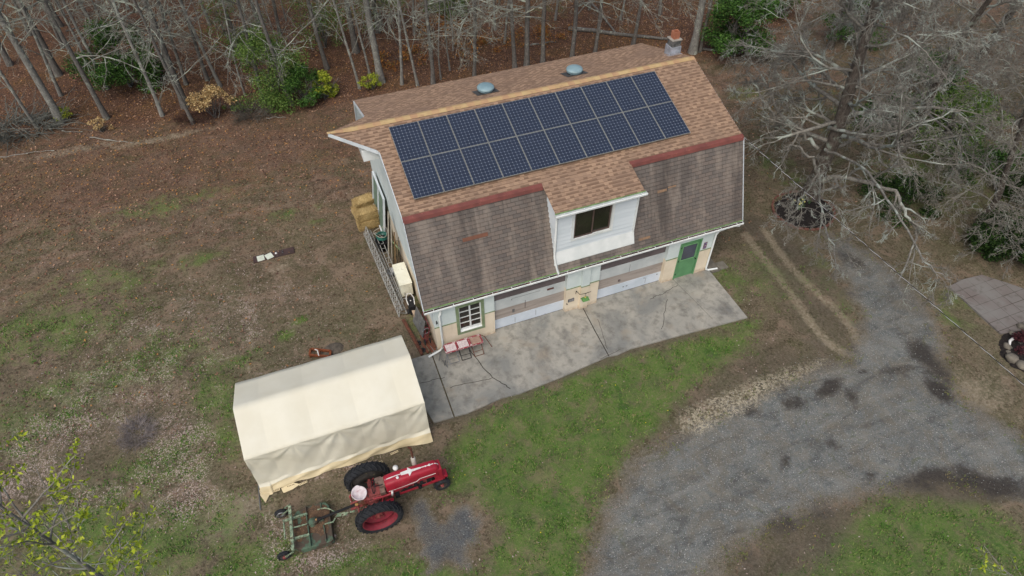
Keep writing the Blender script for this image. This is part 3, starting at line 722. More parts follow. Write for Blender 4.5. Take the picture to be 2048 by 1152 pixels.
# decking under the shingles gives the eaves and rakes their thickness
dk = MB()
def deck(poly_x, P0, P1, th=.05, off=.006):
    d = (P1 - P0).normalized(); nrm = Vector((0, -d.z, d.y)); nrm = nrm if nrm.z > 0 else -nrm
    pts = [(x, (P0 + d * t - nrm * off)) for x, t in poly_x]
    V = [(x, p.y, p.z) for x, p in pts] + [(x, (p - nrm * th).y, (p - nrm * th).z) for x, p in pts]
    n = len(pts); dk.add(V, [tuple(range(n)), tuple(range(2 * n - 1, n - 1, -1))] + [(i, i + n, (i + 1) % n + n, (i + 1) % n) for i in range(n)])
tp = (RG.y - PY0) / (RG.y - BR.y) * TU
deck([(PROW_X + .02, 0.01), (XL + .01, tp), (XL + .01, TU - .02), (XR - .01, TU - .02), (XR - .01, .01)], RG, BR)
deck([(PROW_X + .02, 0.01), (XL + .01, tp), (XL + .01, TU - .02), (XR - .01, TU - .02), (XR - .01, .01)], RG, BB)
TL = (EV - BR).length
for P0, P1 in ((BR, EV), (BB, EB)): deck([(XL + .01, .05), (XL + .01, TL - .01), (XR - .01, TL - .01), (XR - .01, .05)], P0 + Vector((0, 0, -.02)), P1)
deck([(4.70, .04), (4.70, 1.17), (8.10, 1.17), (8.10, .04)], BR + Vector((0, 0, .012)), DE)
dk.build('roof_deck', M_WHITE_D, garage)
# rake boards and prow boards
def rbar(*a, **k):
    r_ = MB(); r_.bar(*a, **k); r_.build('rake_board', M_WHITE_D, garage)
for x in (XL - .012, XR + .012):
    for a, c in ((EV, BR), (BB, EB)):
        rbar((x, a.y, a.z - .08), (x, c.y, c.z - .08), .022, .13, up=(0, 1, 0))
for a, c in ((BR, RG), (RG, BB)): rbar((XR + .012, a.y, a.z - .09), (XR + .012, c.y, c.z - .09), .022, .13)
z_at = lambda y: RG.z - abs(y - RG.y) * (RG.z - BR.z) / (RG.y - BR.y)
rbar((XL - .012, BR.y, BR.z - .09), (XL - .012, PY0, z_at(PY0) - .09), .022, .13)
rbar((XL - .012, PY1, z_at(PY1) - .09), (XL - .012, BB.y, BB.z - .09), .022, .13)
rbar((XL - .02, PY0, z_at(PY0) - .08), (PROW_X, RG.y, RG.z - .08), .022, .12)
rbar((XL - .02, PY1, z_at(PY1) - .08), (PROW_X, RG.y, RG.z - .08), .022, .12)
hb = MB(); hb.span((-.86, 4.5, 5.95), (-.001, 5.9, 6.4)); hb.build('hoist_box', M_WHITE, garage, bevel=.01)

# ridge cap: bent shingle pieces lapped along the ridge and out over the prow
rc = MB(); x = PROW_X - .03; k = 0
while x < XR:
    x1 = min(x + .30, XR + .01)
    for s in (-1, 1):
        def q(xx, lift):
            half = .16
            if xx < XL + .2: half = .16 * min(1, max(.35, (xx - PROW_X + .4) / 1.2))
            return [(xx, RG.y, RG.z + .022 + lift), (xx, RG.y + s * half, RG.z + .020 + lift - half * .319)]
        a = q(x, .014); c = q(x1, .002)
        rc.add([a[0], a[1], c[1], c[0]], [(0, 1, 2, 3)], k % 2)
    k = (k * 7 + 3) % 11; x += .27
M_RIDGE2 = paint('ridge shingles worn', srgb(182, 150, 112), srgb(170, 136, 104), 3, .4, .6, .9)
rc.build('ridge_cap', [M_RIDGE, M_RIDGE2], garage)
# red strip on the break of the roof
rs = MB()
dlow = (EV - BR).normalized(); nl = Vector((0, dlow.z, -dlow.y)); nl = nl if nl.y < 0 else -nl
for a0, a1 in ((XL - .015, 4.68), (8.10, 10.45), (10.456, XR + .015)):
    rs = MB()
    p0 = BR + Vector((0, .10, .10 * .319 + .03)); p1 = BR + Vector((0, -.03, .005)); p2 = BR + dlow * .12 + Vector((0, -.035, 0))
    rs.add([(a0, *p0.yz), (a0, *p1.yz), (a0, *p2.yz), (a1, *p0.yz), (a1, *p1.yz), (a1, *p2.yz)], [(0, 1, 4, 3), (1, 2, 5, 4)])
    rs.build('red_flashing', M_RED, garage)
# odd replaced shingles
def on_low(x0, x1, z0, h, mb):
    t0 = (BR.z - z0) / (BR.z - EV.z) * TL
    a = BR + dlow * t0 + nl * .022; c = BR + dlow * (t0 + h) + nl * .024
    mb.add([(x0, *a.yz), (x0, *c.yz), (x1, *c.yz), (x1, *a.yz)], [(0, 1, 2, 3)])
pt = MB(); on_low(1.53, 2.45, 4.63, .14, pt); pt.build('patch_shingle', paint('brown patch shingle', srgb(124, 84, 66), srgb(110, 76, 62), 4), garage)
M_TP = paint('tan patch shingle', srgb(146, 118, 92), srgb(126, 104, 86), 8)
for a_ in ((9.15, 9.55, 4.52, .10), (9.6, 9.95, 4.56, .06), (8.25, 8.75, 2.95, .10)):
    pt = MB(); on_low(*a_, pt); pt.build('patch_shingle', M_TP, garage)

# dormer
dm = MB()
zc = lambda y: EV.z + (y - EV.y) / (BR.y - EV.y) * (BR.z - EV.z)      # lower slope height
DX0, DX1, DY = 4.80, 7.99, .22
dzt = RG.z - (RG.y - DY) * .319 - .05
# lapped boards on the face
wx0, wx1, wz0, wz1 = 5.50, 6.98, 3.80, 5.05
z = zc(DY) + .10; i = 0
while z < dzt:
    z1 = min(z + .185, dzt)
    segs = [(DX0, DX1)] if (z1 <= wz0 - .10 or z >= wz1 + .10) else [(DX0, wx0 - .10), (wx1 + .10, DX1)]
    for a0, a1 in segs:
        dm.add([(a0, DY - .036, z), (a1, DY - .036, z), (a1, DY - .002, z1 + .0), (a0, DY - .002, z1), (a0, DY, z), (a1, DY, z)], [(0, 1, 2, 3), (4, 5, 1, 0)])
    # cheeks
    for xs, sg in ((DX0, -1), (DX1, 1)):
        yb = lambda zz: EV.y + (zz - EV.z) / (BR.z - EV.z) * (BR.y - EV.y)
        ya, yb1 = yb(z), yb(z1)
        if ya > DY: dm.add([(xs + sg * .034, DY, z), (xs + sg * .034, ya + .05, z), (xs + sg * .002, yb1 + .05, z1), (xs + sg * .002, DY, z1)], [(0, 1, 2, 3)])
    z = z1
dm.span((DX0, DY, zc(DY)), (wx0 - .02, DY + .1, dzt)); dm.span((wx1 + .02, DY, zc(DY)), (DX1, DY + .1, dzt)); dm.span((wx0 - .02, DY, zc(DY)), (wx1 + .02, DY + .1, wz0 - .02)); dm.span((wx0 - .02, DY, wz1 + .02), (wx1 + .02, DY + .1, dzt))
prism(dm, [(DY + .1, zc(DY + .1)), (DY + .1, dzt), (BR.y, BR.z - .06)], DX0 + .001, DX0 + .06, 'x'); prism(dm, [(DY + .1, zc(DY + .1)), (DY + .1, dzt), (BR.y, BR.z - .06)], DX1 - .06, DX1 - .001, 'x')
dormer = dm.build('dormer', M_SIDING, garage)
dt = MB()
for xx in (DX0 - .03, DX1 - .03): dt.span((xx, DY - .052, zc(DY) - .02), (xx + .07, DY - .024, dzt))
# flared skirt where the face meets the slope
dt.add([(DX0 - .05, DY - .03, zc(DY) + .16), (DX1 + .05, DY - .03, zc(DY) + .16), (DX1 + .07, DY - .17, zc(DY - .17) + .055), (DX0 - .07, DY - .17, zc(DY - .17) + .055), (DX1 + .07, DY - .17, zc(DY - .17) + .01), (DX0 - .07, DY - .17, zc(DY - .17) + .01)], [(0, 1, 2, 3), (3, 2, 4, 5)])
dt.span((DX0 - .03, DY - .045, dzt - .05), (DX1 + .03, DY - .023, dzt + .01))
dt.build('dormer_trim', M_WHITE, dormer)
wf = MB()
for a, c in (((wx0 - .1, wz0 - .1), (wx1 + .1, wz0)), ((wx0 - .1, wz1), (wx1 + .1, wz1 + .1)), ((wx0 - .1, wz0), (wx0, wz1)), ((wx1, wz0), (wx1 + .1, wz1))): wf.span((a[0], DY - .048, a[1]), (c[0], DY + .02, c[1]))
win = wf.build('window', M_WHITE, dormer)
def sash(x0, x1, z0, z1, y, wd, mats, parent, name='sash'):
    s_ = MB(); s_.span((x0, y, z0), (x1, y + .04, z0 + wd)); s_.span((x0, y, z1 - wd), (x1, y + .04, z1)); s_.span((x0, y, z0 + wd), (x0 + wd, y + .04, z1 - wd)); s_.span((x1 - wd, y, z0 + wd), (x1, y + .04, z1 - wd))
    return s_.build(name, mats, parent)
xm = (wx0 + wx1) / 2
sash(wx0 + .001, xm + .03, wz0 + .001, wz1 - .001, DY - .018, .055, M_BROWNF, win.parent, 'window_frame')
sash(xm - .03, wx1 - .001, wz0 + .001, wz1 - .001, DY + .026, .055, M_BROWNF, win.parent, 'window_frame')
for a0, a1, yy in ((wx0 + .05, xm - .02, DY + .004), (xm + .02, wx1 - .05, DY + .048)):
    g_ = MB(); g_.span((a0, yy, wz0 + .05), (a1, yy + .008, wz1 - .05)); g_.build('pane', M_GLASS, win.parent)

# gutters with hangers and leaf litter
def gutter(x0, x1, y, z, parent, debris=True, slope=0.0):
    g = MB(); T = .003; wd = .12
    pr = [(0, .10), (0, 0), (-wd * .8, 0), (-wd, .035), (-wd, .10), (-wd - .012, .10), (-wd - .012, .03), (-wd * .82, -.012), (.006, -.012), (.006, .10)]
    n = len(pr)
    V = [(xx, y + a, z + c + (slope if xx == x1 else 0)) for xx in (x0, x1) for a, c in pr]
    g.add(V, [(i, (i + 1) % n, (i + 1) % n + n, i + n) for i in range(n)])
    for xx in (x0, x1):
        g.add([(xx, y, z + .1 + (slope if xx == x1 else 0)), (xx, y, z + (slope if xx == x1 else 0)), (xx, y - wd, z + (slope if xx == x1 else 0)), (xx, y - wd, z + .1 + (slope if xx == x1 else 0))], [(0, 1, 2, 3)])
    g.add([(x0, y - wd - .022, z + .095), (x1, y - wd - .022, z + .095 + slope), (x1, y - wd + .008, z + .106 + slope), (x0, y - wd + .008, z + .106)], [(0, 1, 2, 3)])
    o = g.build('gutter', M_WHITE, parent)
    h = MB(); xx = x0 + .35
    while xx < x1 - .1:
        zz = z + .1 + slope * (xx - x0) / (x1 - x0)
        h.bar((xx, y + .02, zz + .006), (xx, y - wd - .015, zz + .006), .022, .008); xx += .74
    build_parts(h, 'hanger', M_WHITE, o)
    if debris:
        d = MB(); r = random.Random(5); xx = x0 + .01
        while xx < x1 - .05:
            x2 = min(xx + .25, x1 - .01)
            za = z + .045 + .02 * r.random() + slope * (xx - x0) / (x1 - x0)
            d.add([(xx, y - .002, za), (x2, y - .002, za), (x2, y - wd + .002, za - .01), (xx, y - wd + .002, za - .01)], [(0, 1, 2, 3)]); xx = x2
        d.build('debris', M_DEBRIS, o)
    return o
gutter(XL - .02, XR - .02, -.085, 2.425, garage)
fa = MB(); fa.span((XL, -.078, 2.36), (XR - .03, -.062, 2.535)); fa.bar((XL, -.085, 2.548), (XR, -.085, 2.548), .05, .012, up=(0, 0, 1)); fa.build('green_drip_edge', M_ALGAE, garage)
so = MB(); so.span((XL + .02, -.06, 2.44), (XR - .03, .0, 2.46)); so.build('soffit', M_WHITE_D, garage)
gutter(4.64, 8.18, .05, 5.20, garage, False)
fa = MB(); fa.span((4.66, .052, 5.19), (8.15, .075, 5.31)); fa.bar((4.65, .045, 5.326), (8.15, .045, 5.326), .05, .012); fa.build('green_drip_edge', M_ALGAE, garage)

def downspout(pts, parent, wd=.075, mats=None):
    d = MB(); P = [Vector(p) for p in pts]
    d.tube(P, wd / 2 * 1.25, 4); o = d.build('downspout', mats or M_WHITE, parent)
    return o
downspout([(.30, -.14, 2.44), (.30, -.06, 2.28), (.22, -.055, 2.0), (.21, -.055, .28), (.17, -.06, .18), (.08, -.09, .12), (-.42, -.2, .07)], garage)
downspout([(11.82, -.14, 2.44), (11.80, -.06, 2.28), (11.80, -.055, .24), (11.82, -.06, .15), (11.9, -.09, .10), (12.34, -.13, .06)], garage)
zl = lambda y: zc(y) + .06
downspout([(4.78, -.02, 5.19), (4.77, .14, 5.05), (4.77, .14, 3.25), (4.77, .10, 3.12), (4.83, zc and -.02, zl(-.02) + .0), (4.86, -.12, 2.50)], garage)
el = MB(); el.tube([(XR - .12, -.14, 2.43), (XR - .12, -.12, 2.33), (XR - .25, .0, 2.26), (XR - .6, .02, 2.24), (XR - .95, .0, 2.22), (11.80, -.055, 2.1)], .04, 6); el.build('downspout', M_WHITE, garage)

# front window: green casing, white sashes with bars
fw_ = MB(); a0, a1, c0, c1 = .84, 1.93, .60, 2.22
fw_.span((a0, -.03, c0), (a1, .0, c0 + .125)); fw_.span((a0, -.03, c1 - .125), (a1, .0, c1)); fw_.span((a0, -.03, c0 + .125), (a0 + .115, .0, c1 - .125)); fw_.span((a1 - .115, -.03, c0 + .125), (a1, .0, c1 - .125))
wn_ = fw_.build('window', M_GREEN_T, garage)
sb = MB(); ix0, ix1, iz0, iz1 = a0 + .115, a1 - .115, c0 + .125, c1 - .125
for q0, q1 in (((ix0, iz0), (ix1, iz0 + .11)), ((ix0, iz1 - .03), (ix1, iz1)), ((ix0, iz0 + .11), (ix0 + .035, iz1 - .03)), ((ix1 - .035, iz0 + .11), (ix1, iz1 - .03)), (((ix0 + ix1) / 2 - .028, iz0 + .11), ((ix0 + ix1) / 2 + .028, iz1 - .03))): sb.span((q0[0], .03, q0[1]), (q1[0], .07, q1[1]))
for i in (1, 2, 3):
    zz = iz0 + .11 + (iz1 - iz0 - .14) * i / 4; sb.span((ix0 + .035, .036, zz - .011), ((ix0 + ix1) / 2 - .028, .062, zz + .011)); sb.span(((ix0 + ix1) / 2 + .028, .036, zz - .011), (ix1 - .035, .062, zz + .011))
sb.span((ix0 + .002, -.035, iz0 + .001), (ix1 - .002, .03, iz0 + .03))
sb.build('window_frame', M_WHITE, wn_)
g_ = MB(); g_.span((ix0 + .02, .075, iz0 + .02), (ix1 - .02, .085, iz1 - .02)); g_.build('pane', M_GLASS, wn_)

# overhead doors
M_PLATE = paint('brown handle plate', srgb(110, 72, 60), srgb(90, 60, 52))
def garage_door(x0, x1, label, extras):
    y = .17
    m = MB()
    rows = [(.06, .33, 0), (.335, .58, 0), (.585, .77, 1), (.775, .95, 1), (.955, 1.13, 1), (1.135, 1.40, 2), (1.405, 1.68, 2), (1.685, 1.95, 3), (1.955, 2.335, 3)]
    for z0, z1, mi in rows: m.span((x0, y + (.012 if mi in (1, 3) else 0), z0), (x1, y + .05, z1), mi)
    o = tag(m.build('garage_door', [M_DOORW, M_BAND, M_DOORU, M_DARKB], garage), label)
    e = MB()
    for bx in extras: e.span(*bx[0:2], mi=bx[2])
    build_parts(e, 'door_fitting', [M_GREYM, M_PLATE, M_DARKB], o)
    s = MB(); s.span((x0, y - .005, .045), (x1, y + .045, .06)); s.build('seal', M_BLACK, o)
    return o
M_DOORW = paint('pale blue white door', srgb(208, 217, 226), srgb(194, 205, 214), 1.5, .4, .6, .5, c3=srgb(158, 164, 172), s3=9, t3=.67)
M_DOORU = paint('grey white door panel', srgb(198, 203, 202), srgb(184, 190, 190), 1.5, .4, .6, .55, c3=srgb(160, 162, 160), s3=8, t3=.66)
yy = .165
garage_door(2.34, 5.30, 'overhead door left of the middle pier, with a brown handle plate', [((4.55, yy - .02, 1.46), (4.82, yy + .004, 1.53), 1), ((3.1, yy, 1.545), (4.25, yy + .01, 1.557), 0), ((3.08, yy, 1.47), (3.11, yy + .01, 1.55), 0), ((3.64, yy, .80), (3.66, yy + .02, 1.25), 2), ((3.22, yy, .12), (3.235, yy + .01, .42), 0), ((4.1, yy, .20), (4.115, yy + .01, .5), 0), ((3.12, yy - .005, .75), (3.2, yy + .015, .92), 0), ((4.5, yy - .01, .1), (4.52, yy + .01, .12), 0)])
garage_door(6.70, 9.69, 'overhead door right of the middle pier', [((8.13, yy, 1.14), (8.145, yy + .01, 1.55), 0), ((7.7, yy - .02, .74), (7.78, yy + .015, .84), 2), ((9.0, yy, .15), (9.012, yy + .01, .5), 0), ((7.95, yy - .004, .30), (8.02, yy + .01, .34), 0), ((8.1, yy - .004, .30), (8.17, yy + .01, .34), 0), ((8.9, yy - .004, .46), (8.95, yy + .01, .5), 0), ((9.5, yy - .004, .46), (9.55, yy + .01, .5), 0)])

# green side door
d = MB(); gx0, gx1, gz0, gz1 = 10.42, 11.08, 1.06, 1.86
dx0, dx1 = 10.30, 11.18
d.span((dx0, .03, .05), (dx1, .075, gz0)); d.span((dx0, .03, gz1), (dx1, .075, 2.02)); d.span((dx0, .03, gz0), (gx0, .075, gz1)); d.span((gx1, .03, gz0), (dx1, .075, gz1))
door = d.build('door', M_GREEN_D, garage)
f = MB(); f.span((10.235, -.015, .05), (10.30, .09, 2.06)); f.span((11.18, -.015, .05), (11.245, .09, 2.06)); f.span((10.235, -.016, 2.02), (11.245, .09, 2.085)); f.build('door_frame', M_GREEN_D, door)
g_ = MB(); g_.span((gx0, .045, gz0), (gx1, .055, gz1)); g_.build('pane', M_GLASS_B, door)
f = MB()
for q0, q1 in (((gx0 - .02, gz0 - .02), (gx1 + .02, gz0 + .012)), ((gx0 - .02, gz1 - .012), (gx1 + .02, gz1 + .02)), ((gx0 - .02, gz0 + .012), (gx0 + .012, gz1 - .012)), ((gx1 - .012, gz0 + .012), (gx1 + .02, gz1 - .012))): f.span((q0[0], .018, q0[1]), (q1[0], .03, q1[1]))
f.build('glazing_bead', paint('light green bead', srgb(120, 170, 120), srgb(110, 158, 112)), door)
h = MB(); h.lathe([(0, -.045), (.028, -.04), (.03, -.02), (.012, -.01), (.012, .03)], (11.12, .0, 1.0), 12, 'y'); h.build('knob', M_BLACK, door, True)
for zz in (.3, 1.05, 1.8):
    h = MB(); h.span((10.285, -.025, zz), (10.315, .029, zz + .09)); h.build('hinge', M_BLACK, door)
st = MB(); st.span((12.02, -.25, -.05), (12.42, .15, .06)); st.span((12.45, -.22, -.05), (12.85, .2, .05)); st.span((12.05, .17, -.05), (12.45, .55, .055))
tag(st.build('stepping_stones', paint('grey paving stone', srgb(120, 116, 106), srgb(98, 94, 86), 4, bump=.3), None, bevel=.01), 'grey paving slabs on the ground beside the right corner of the garage', 'paving slabs')

# chimney
c = MB(); CX, CY = 12.72, 6.42
for i in range(3):
    o_ = .008 if i % 2 else 0
    c.span((CX - .2 + o_, CY - .2 + o_, 6.74 + i * .15), (CX + .2 - o_, CY + .2 - o_, 6.74 + (i + 1) * .15 - .012), 0)
c.span((CX - .185, CY - .185, 2.0), (CX + .185, CY + .185, 7.16), 1)
chim = c.build('chimney', [paint('grey chimney block', srgb(112, 112, 110), srgb(76, 78, 78), 5, .4, .6, .9, bump=.4), paint('chimney mortar', srgb(98, 96, 92), srgb(88, 86, 82), 5)], roof_o)
c = MB(); c.span((CX - .235, CY - .235, 6.40), (CX + .235, CY + .235, 6.92)); c.add([(CX - .42, CY - .42, 6.70), (CX + .22, CY - .42, 6.70), (CX + .22, CY + .3, 6.46), (CX - .42, CY + .3, 6.46)], [(0, 1, 2, 3)]); c.build('flashing', paint('silver flashing', srgb(190, 196, 206), srgb(150, 156, 164), 7, rough=.4, metal=.3), chim)
c = MB(); c.span((CX - .23, CY - .23, 7.18), (CX + .23, CY + .23, 7.23)); c.build('cap', paint('mortar cap', srgb(168, 164, 154), srgb(140, 136, 128), 6), chim, bevel=.01)
c = MB(); fl_ = [(.13, 7.67), (.135, 7.98), (.10, 7.98), (.10, 7.70)]
for a, bb in (((-.13, -.13), (.13, -.1)), ((-.13, .1), (.13, .13)), ((-.13, -.1), (-.1, .1)), ((.1, -.1), (.13, .1))): c.span((CX + a[0], CY + a[1], 7.232), (CX + bb[0], CY + bb[1], 7.52))
c.build('flue', paint('orange clay flue', srgb(176, 118, 90), srgb(156, 102, 80), 5, .4, .6), chim)

# roof vents
M_VENT = paint('blue grey vent paint', srgb(132, 158, 164), srgb(118, 144, 150), 4, .4, .6, .4, spec=.5)
for vx in (4.42, 8.18):
    vy = 6.34; vz = RG.z - (vy - RG.y) * .319
    v = MB(); v.lathe([(0, .28), (.14, .275), (.25, .255), (.32, .225), (.335, .19), (.335, .16), (.31, .145), (.305, .12), (.315, .11), (.25, .09), (.0, .09)], (vx, vy, vz + .02), 32)
    vo = v.build('roof_vent', M_VENT, roof_o, True)
    v = MB(); v.lathe([(.24, -.06), (.24, .12)], (vx, vy, vz + .02), 24); v.build('vent_throat', M_BLACK, vo)
    v = MB(); s_ = -.319
    v.add([(vx - .45, vy - .36, vz + .03 + .36 * .319), (vx + .45, vy - .36, vz + .03 + .36 * .319), (vx + .45, vy + .4, vz + .03 - .4 * .319), (vx - .45, vy + .4, vz + .03 - .4 * .319)], [(0, 1, 2, 3)]); v.build('vent_flashing', paint('dark vent flashing', srgb(84, 84, 84), srgb(66, 66, 66)), vo)

# solar panels
def cell_mat():
    t = NT('solar cells')
    u = t.math('MULTIPLY', t.xyz(t.uv, 0), 8.0); v = t.math('MULTIPLY', t.xyz(t.uv, 1), 12.0)
    du = t.math('ABSOLUTE', t.math('SUBTRACT', t.math('FRACT', t.math('ADD', u, .5)), .5))
    dv = t.math('ABSOLUTE', t.math('SUBTRACT', t.math('FRACT', t.math('ADD', v, .5)), .5))
    line = t.mr(t.math('MINIMUM', du, dv), .05, .02)
    dia = t.mr(t.math('ADD', du, dv), .17, .11)
    wn = t.n('ShaderNodeTexWhiteNoise', {'Vector': t.n('ShaderNodeCombineXYZ', {'X': t.math('FLOOR', u), 'Y': t.math('FLOOR', v)})}, 0, noise_dimensions='2D')
    col = t.mix(wn, srgb(40, 47, 62), srgb(44, 52, 68))
    col = t.mix(t.math('MULTIPLY', line, .5), col, srgb(112, 122, 138))
    col = t.mix(dia, col, srgb(140, 148, 158))
    return t.done(col, t.mr(t.noise(.8, t.obj, 4.0), .35, .65, .12, .26), 0, .45)
M_CELL = cell_mat()
M_FRAME = paint('pale panel frame', srgb(156, 158, 152), srgb(142, 145, 139), 5, rough=.5, metal=.2)
M_BACK = paint('panel underside', srgb(34, 34, 36), srgb(28, 28, 30))
slope = math.atan2(RG.z - BR.z, RG.y - BR.y)
dn = (BR - RG).normalized(); nu = Vector((0, -dn.z, dn.y)); nu = nu if nu.z > 0 else -nu
PW, PH = 1.046, 1.559
ordn = ['first', 'second', 'third', 'fourth', 'fifth', 'sixth', 'seventh', 'eighth', 'ninth', 'tenth']
def panel():
    o = thing('solar_panel', '', 'solar panel', world_space=False)
    m = MB(); tk = .04; fw2 = .009
    m.add([(0 + fw2, -fw2, tk - .004), (PW - fw2, -fw2, tk - .004), (PW - fw2, -PH + fw2, tk - .004), (fw2, -PH + fw2, tk - .004)], [(3, 2, 1, 0)], 0, [[(0, 1), (1, 1), (1, 0), (0, 0)]])
    m.build('solar_cells', M_CELL, o)
    m = MB()
    m.span((0, -fw2, 0), (PW, 0, tk)); m.span((0, -PH, 0), (PW, -PH + fw2, tk)); m.span((0, -PH + fw2, 0), (fw2, -fw2, tk)); m.span((PW - fw2, -PH + fw2, 0), (PW, -fw2, tk))
    m.build('frame', M_FRAME, o)
    m = MB()
    for yv in (-.35, -PH + .35): m.span((.0, yv - .02, -.075), (PW, yv + .02, -.002))
    m.span((.02, -PH + .02, -.004), (PW - .02, -.02, .002))
    m.build('rail', M_BACK, o)
    return o
p0 = panel(); first = True
for r in range(2):
    for c_ in range(10):
        t = .405 + r * (PH + .022)
        P = RG + dn * t + nu * .10
        x = .253 + c_ * (PW + .0198)
        o = p0 if first else copy_tree(p0, (0, 0, 0)); first = False
        o.location = (x, P.y, P.z); o.rotation_euler = (slope, 0, 0)
        o['label'] = 'dark blue solar panel, %s from the left in the %s row' % (ordn[c_], ['upper', 'lower'][r])
        o['group'] = 'solar panels on the front roof slope'

# things fixed to the front wall
m = MB(); m.tube([(5.72, 0, .95), (5.72, -.03, 1.15)], .012, 6); m.tube([(5.74, -.02, 1.12), (5.74, -.28, 1.2), (5.95, -.33, 1.22), (6.2, -.33, 1.23)], .012, 6); m.tube([(5.98, -.33, 1.21), (5.98, -.33, 1.0)], .006, 5)
bk = thing('wall_bracket', 'black iron bracket with a small green hanging roof on the middle pier', 'bracket', (5.72, 0, .95))
m2 = m; m2.build('arm', M_BLACK, bk)
m = MB(); m.add([(5.83, -.45, .88), (6.13, -.45, .88), (6.13, -.21, .88), (5.83, -.21, .88), (5.87, -.33, 1.01), (6.09, -.33, 1.01)], [(0, 1, 5, 4), (2, 3, 4, 5), (1, 2, 5), (3, 0, 4), (3, 2, 1, 0)]); m.build('hanging_roof', paint('leaf green sheet', srgb(92, 140, 78), srgb(80, 120, 68)), bk)
m = MB(); m.lathe([(0, 0), (.03, .01), (.035, .05), (.0, .07)], (5.96, -.36, 1.0), 10); m.build('finial', paint('yellow finial', srgb(210, 200, 110), srgb(190, 176, 90)), bk, True)
m = MB(); m.span((5.40, -.03, .60), (5.66, .0, .76)); ob = m.build('outlet_box', paint('grey outlet box', srgb(110, 110, 112), srgb(90, 90, 92)), None, bevel=.004)
mm = MB(); mm.span((5.43, -.036, .63), (5.52, -.031, .73)); mm.span((5.54, -.036, .63), (5.63, -.031, .73)); mm.build('cover', paint('outlet covers', srgb(150, 148, 150), srgb(130, 130, 130)), ob)
tag(ob, 'grey twin outlet box low on the cream middle pier', 'outlet box')
m = MB(); m.lathe([(0, -.05), (.02, -.045), (.025, 0)], (5.30 + .0, .0, .52), 10, 'y'); m.v = [(a + .06, b_, c_) for a, b_, c_ in m.v]
tag(m.build('wall_tap', M_BLACK, None), 'small black tap low on the middle pier left of the outlet box', 'tap')
m = MB(); m.span((11.37, -.014, 1.42), (11.53, -.001, 1.78)); sg = m.build('sign', paint('maroon sign board', srgb(122, 84, 96), srgb(110, 76, 88)), None)
mm = MB(); mm.span((11.385, -.017, 1.68), (11.515, -.0145, 1.76)); mm.span((11.40, -.017, 1.56), (11.50, -.0145, 1.64)); mm.span((11.385, -.017, 1.44), (11.515, -.0145, 1.52)); mm.build('picture', paint('sign pale pictures', srgb(170, 150, 160), srgb(90, 90, 130), 22, .45, .55), sg)
tag(sg, 'small maroon sign on the white wall right of the green door', 'sign')
m = MB(); m.span((.075, -.04, 1.60), (.115, -.001, 1.74)); m.span((.065, -.05, 1.60), (.125, -.041, 1.63)); tag(m.build('wall_hook', M_BLACK, None), 'small dark fitting on the white wall by the left downspout', 'hook')

# ---------------------------------------------------------------- canvas shelter
M_TARP = paint('cream tarpaulin', srgb(220, 217, 199), srgb(214, 210, 190), .8, .4, .6, .6, bump=.05, bscale=4)
M_TARP2 = paint('cream tarpaulin hem', srgb(214, 200, 164), srgb(200, 186, 150), 2, .4, .6, .6)
tent = thing('canvas_shelter', 'long cream tarpaulin shelter standing on the lawn left of the concrete', 'shelter', (-4.1, -1.8, 0))
TX0, TX1 = -6.95, -1.27
posts = [-6.9, -5.5, -4.1, -2.7, -1.32]
EZ, RZ = 1.86, 2.52
EYF, EYB, RY = -3.30, -.28, -1.80
def tarp_point(x, s):
    """s: 0 back bottom, 1 back eave, 2 ridge, 3 front eave, 4 fold near the ground, 5 hem"""
    dpost = min(abs(x - p) for p in posts) / .7
    sag = .022 * min(1, dpost) ** 1.3
    if s < 1: y, z = -.10 + (EYB + .10) * s, EZ * s
    elif s < 2: k = s - 1; y, z = EYB + (RY - EYB) * k, EZ + (RZ - EZ) * k - sag * math.sin(k * math.pi) - sag * (1 - k)
    elif s < 3:
        k = s - 2; y, z = RY + (EYF - RY) * k, RZ + (EZ - RZ) * k - sag * math.sin(k * math.pi) * .8 - sag * k * 1.2
    elif s < 4:
        k = s - 3
        y = EYF - .06 * k; z = EZ - sag * 1.2 * (1 - k) + (.34 - EZ) * k
        w_ = 0
        for i, p in enumerate(posts):
            dx = x - p; ang = math.atan2(dx, max(.02, k * 1.5))
            rr = math.hypot(dx, k * 1.5)
            env = (1 - math.exp(-(rr / .25) ** 2)) * math.exp(-(rr / 1.5) ** 2)
            w_ += env * (math.sin(ang * 9 + i * 1.7) * .034 + math.sin(ang * 15 + i) * .012)
        y += w_ * .35 + .06 * math.sin(k * math.pi) * min(1, dpost) + .022 * mnoise.noise(Vector(((x + k * .9) * 3.2, k * .8, 3))) * min(1, k * 3) + .016 * mnoise.noise(Vector(((x - k * 1.3) * 2.6, k * .7, 8))) * min(1, k * 3)
    else:
        k = s - 4
        edge = .08 * mnoise.noise(Vector((x * .9, 5, 1))) + .05 * mnoise.noise(Vector((x * 3.0, 2, 1)))
        bulge = .25 * min(1, max(0, (x + 2.4) / .8))
        y = EYF - .06 - (.16 + edge * .6 + bulge * .7) * k - .02 * math.sin(k * 9 + x * 5)
        z = .34 - .31 * k + .03 * math.sin(x * 8 + k * 3) * (1 - abs(k - .5))
        if x < -6.6: y -= .12 * k
    return Vector((x, y, max(z, .02)))
NX = 240
svals = [i / 5 for i in range(5)] + [1 + i / 8 for i in range(8)] + [2 + i / 12 for i in range(12)] + [3 + i / 34 for i in range(34)] + [4 + i / 7 for i in range(8)]
vs = []; fs = []
for i in range(NX + 1):
    x = TX0 + (TX1 - TX0) * i / NX
    for s_ in svals: vs.append(tarp_point(x, s_))
K = len(svals)
hem0 = svals.index(4.0)
mis = []
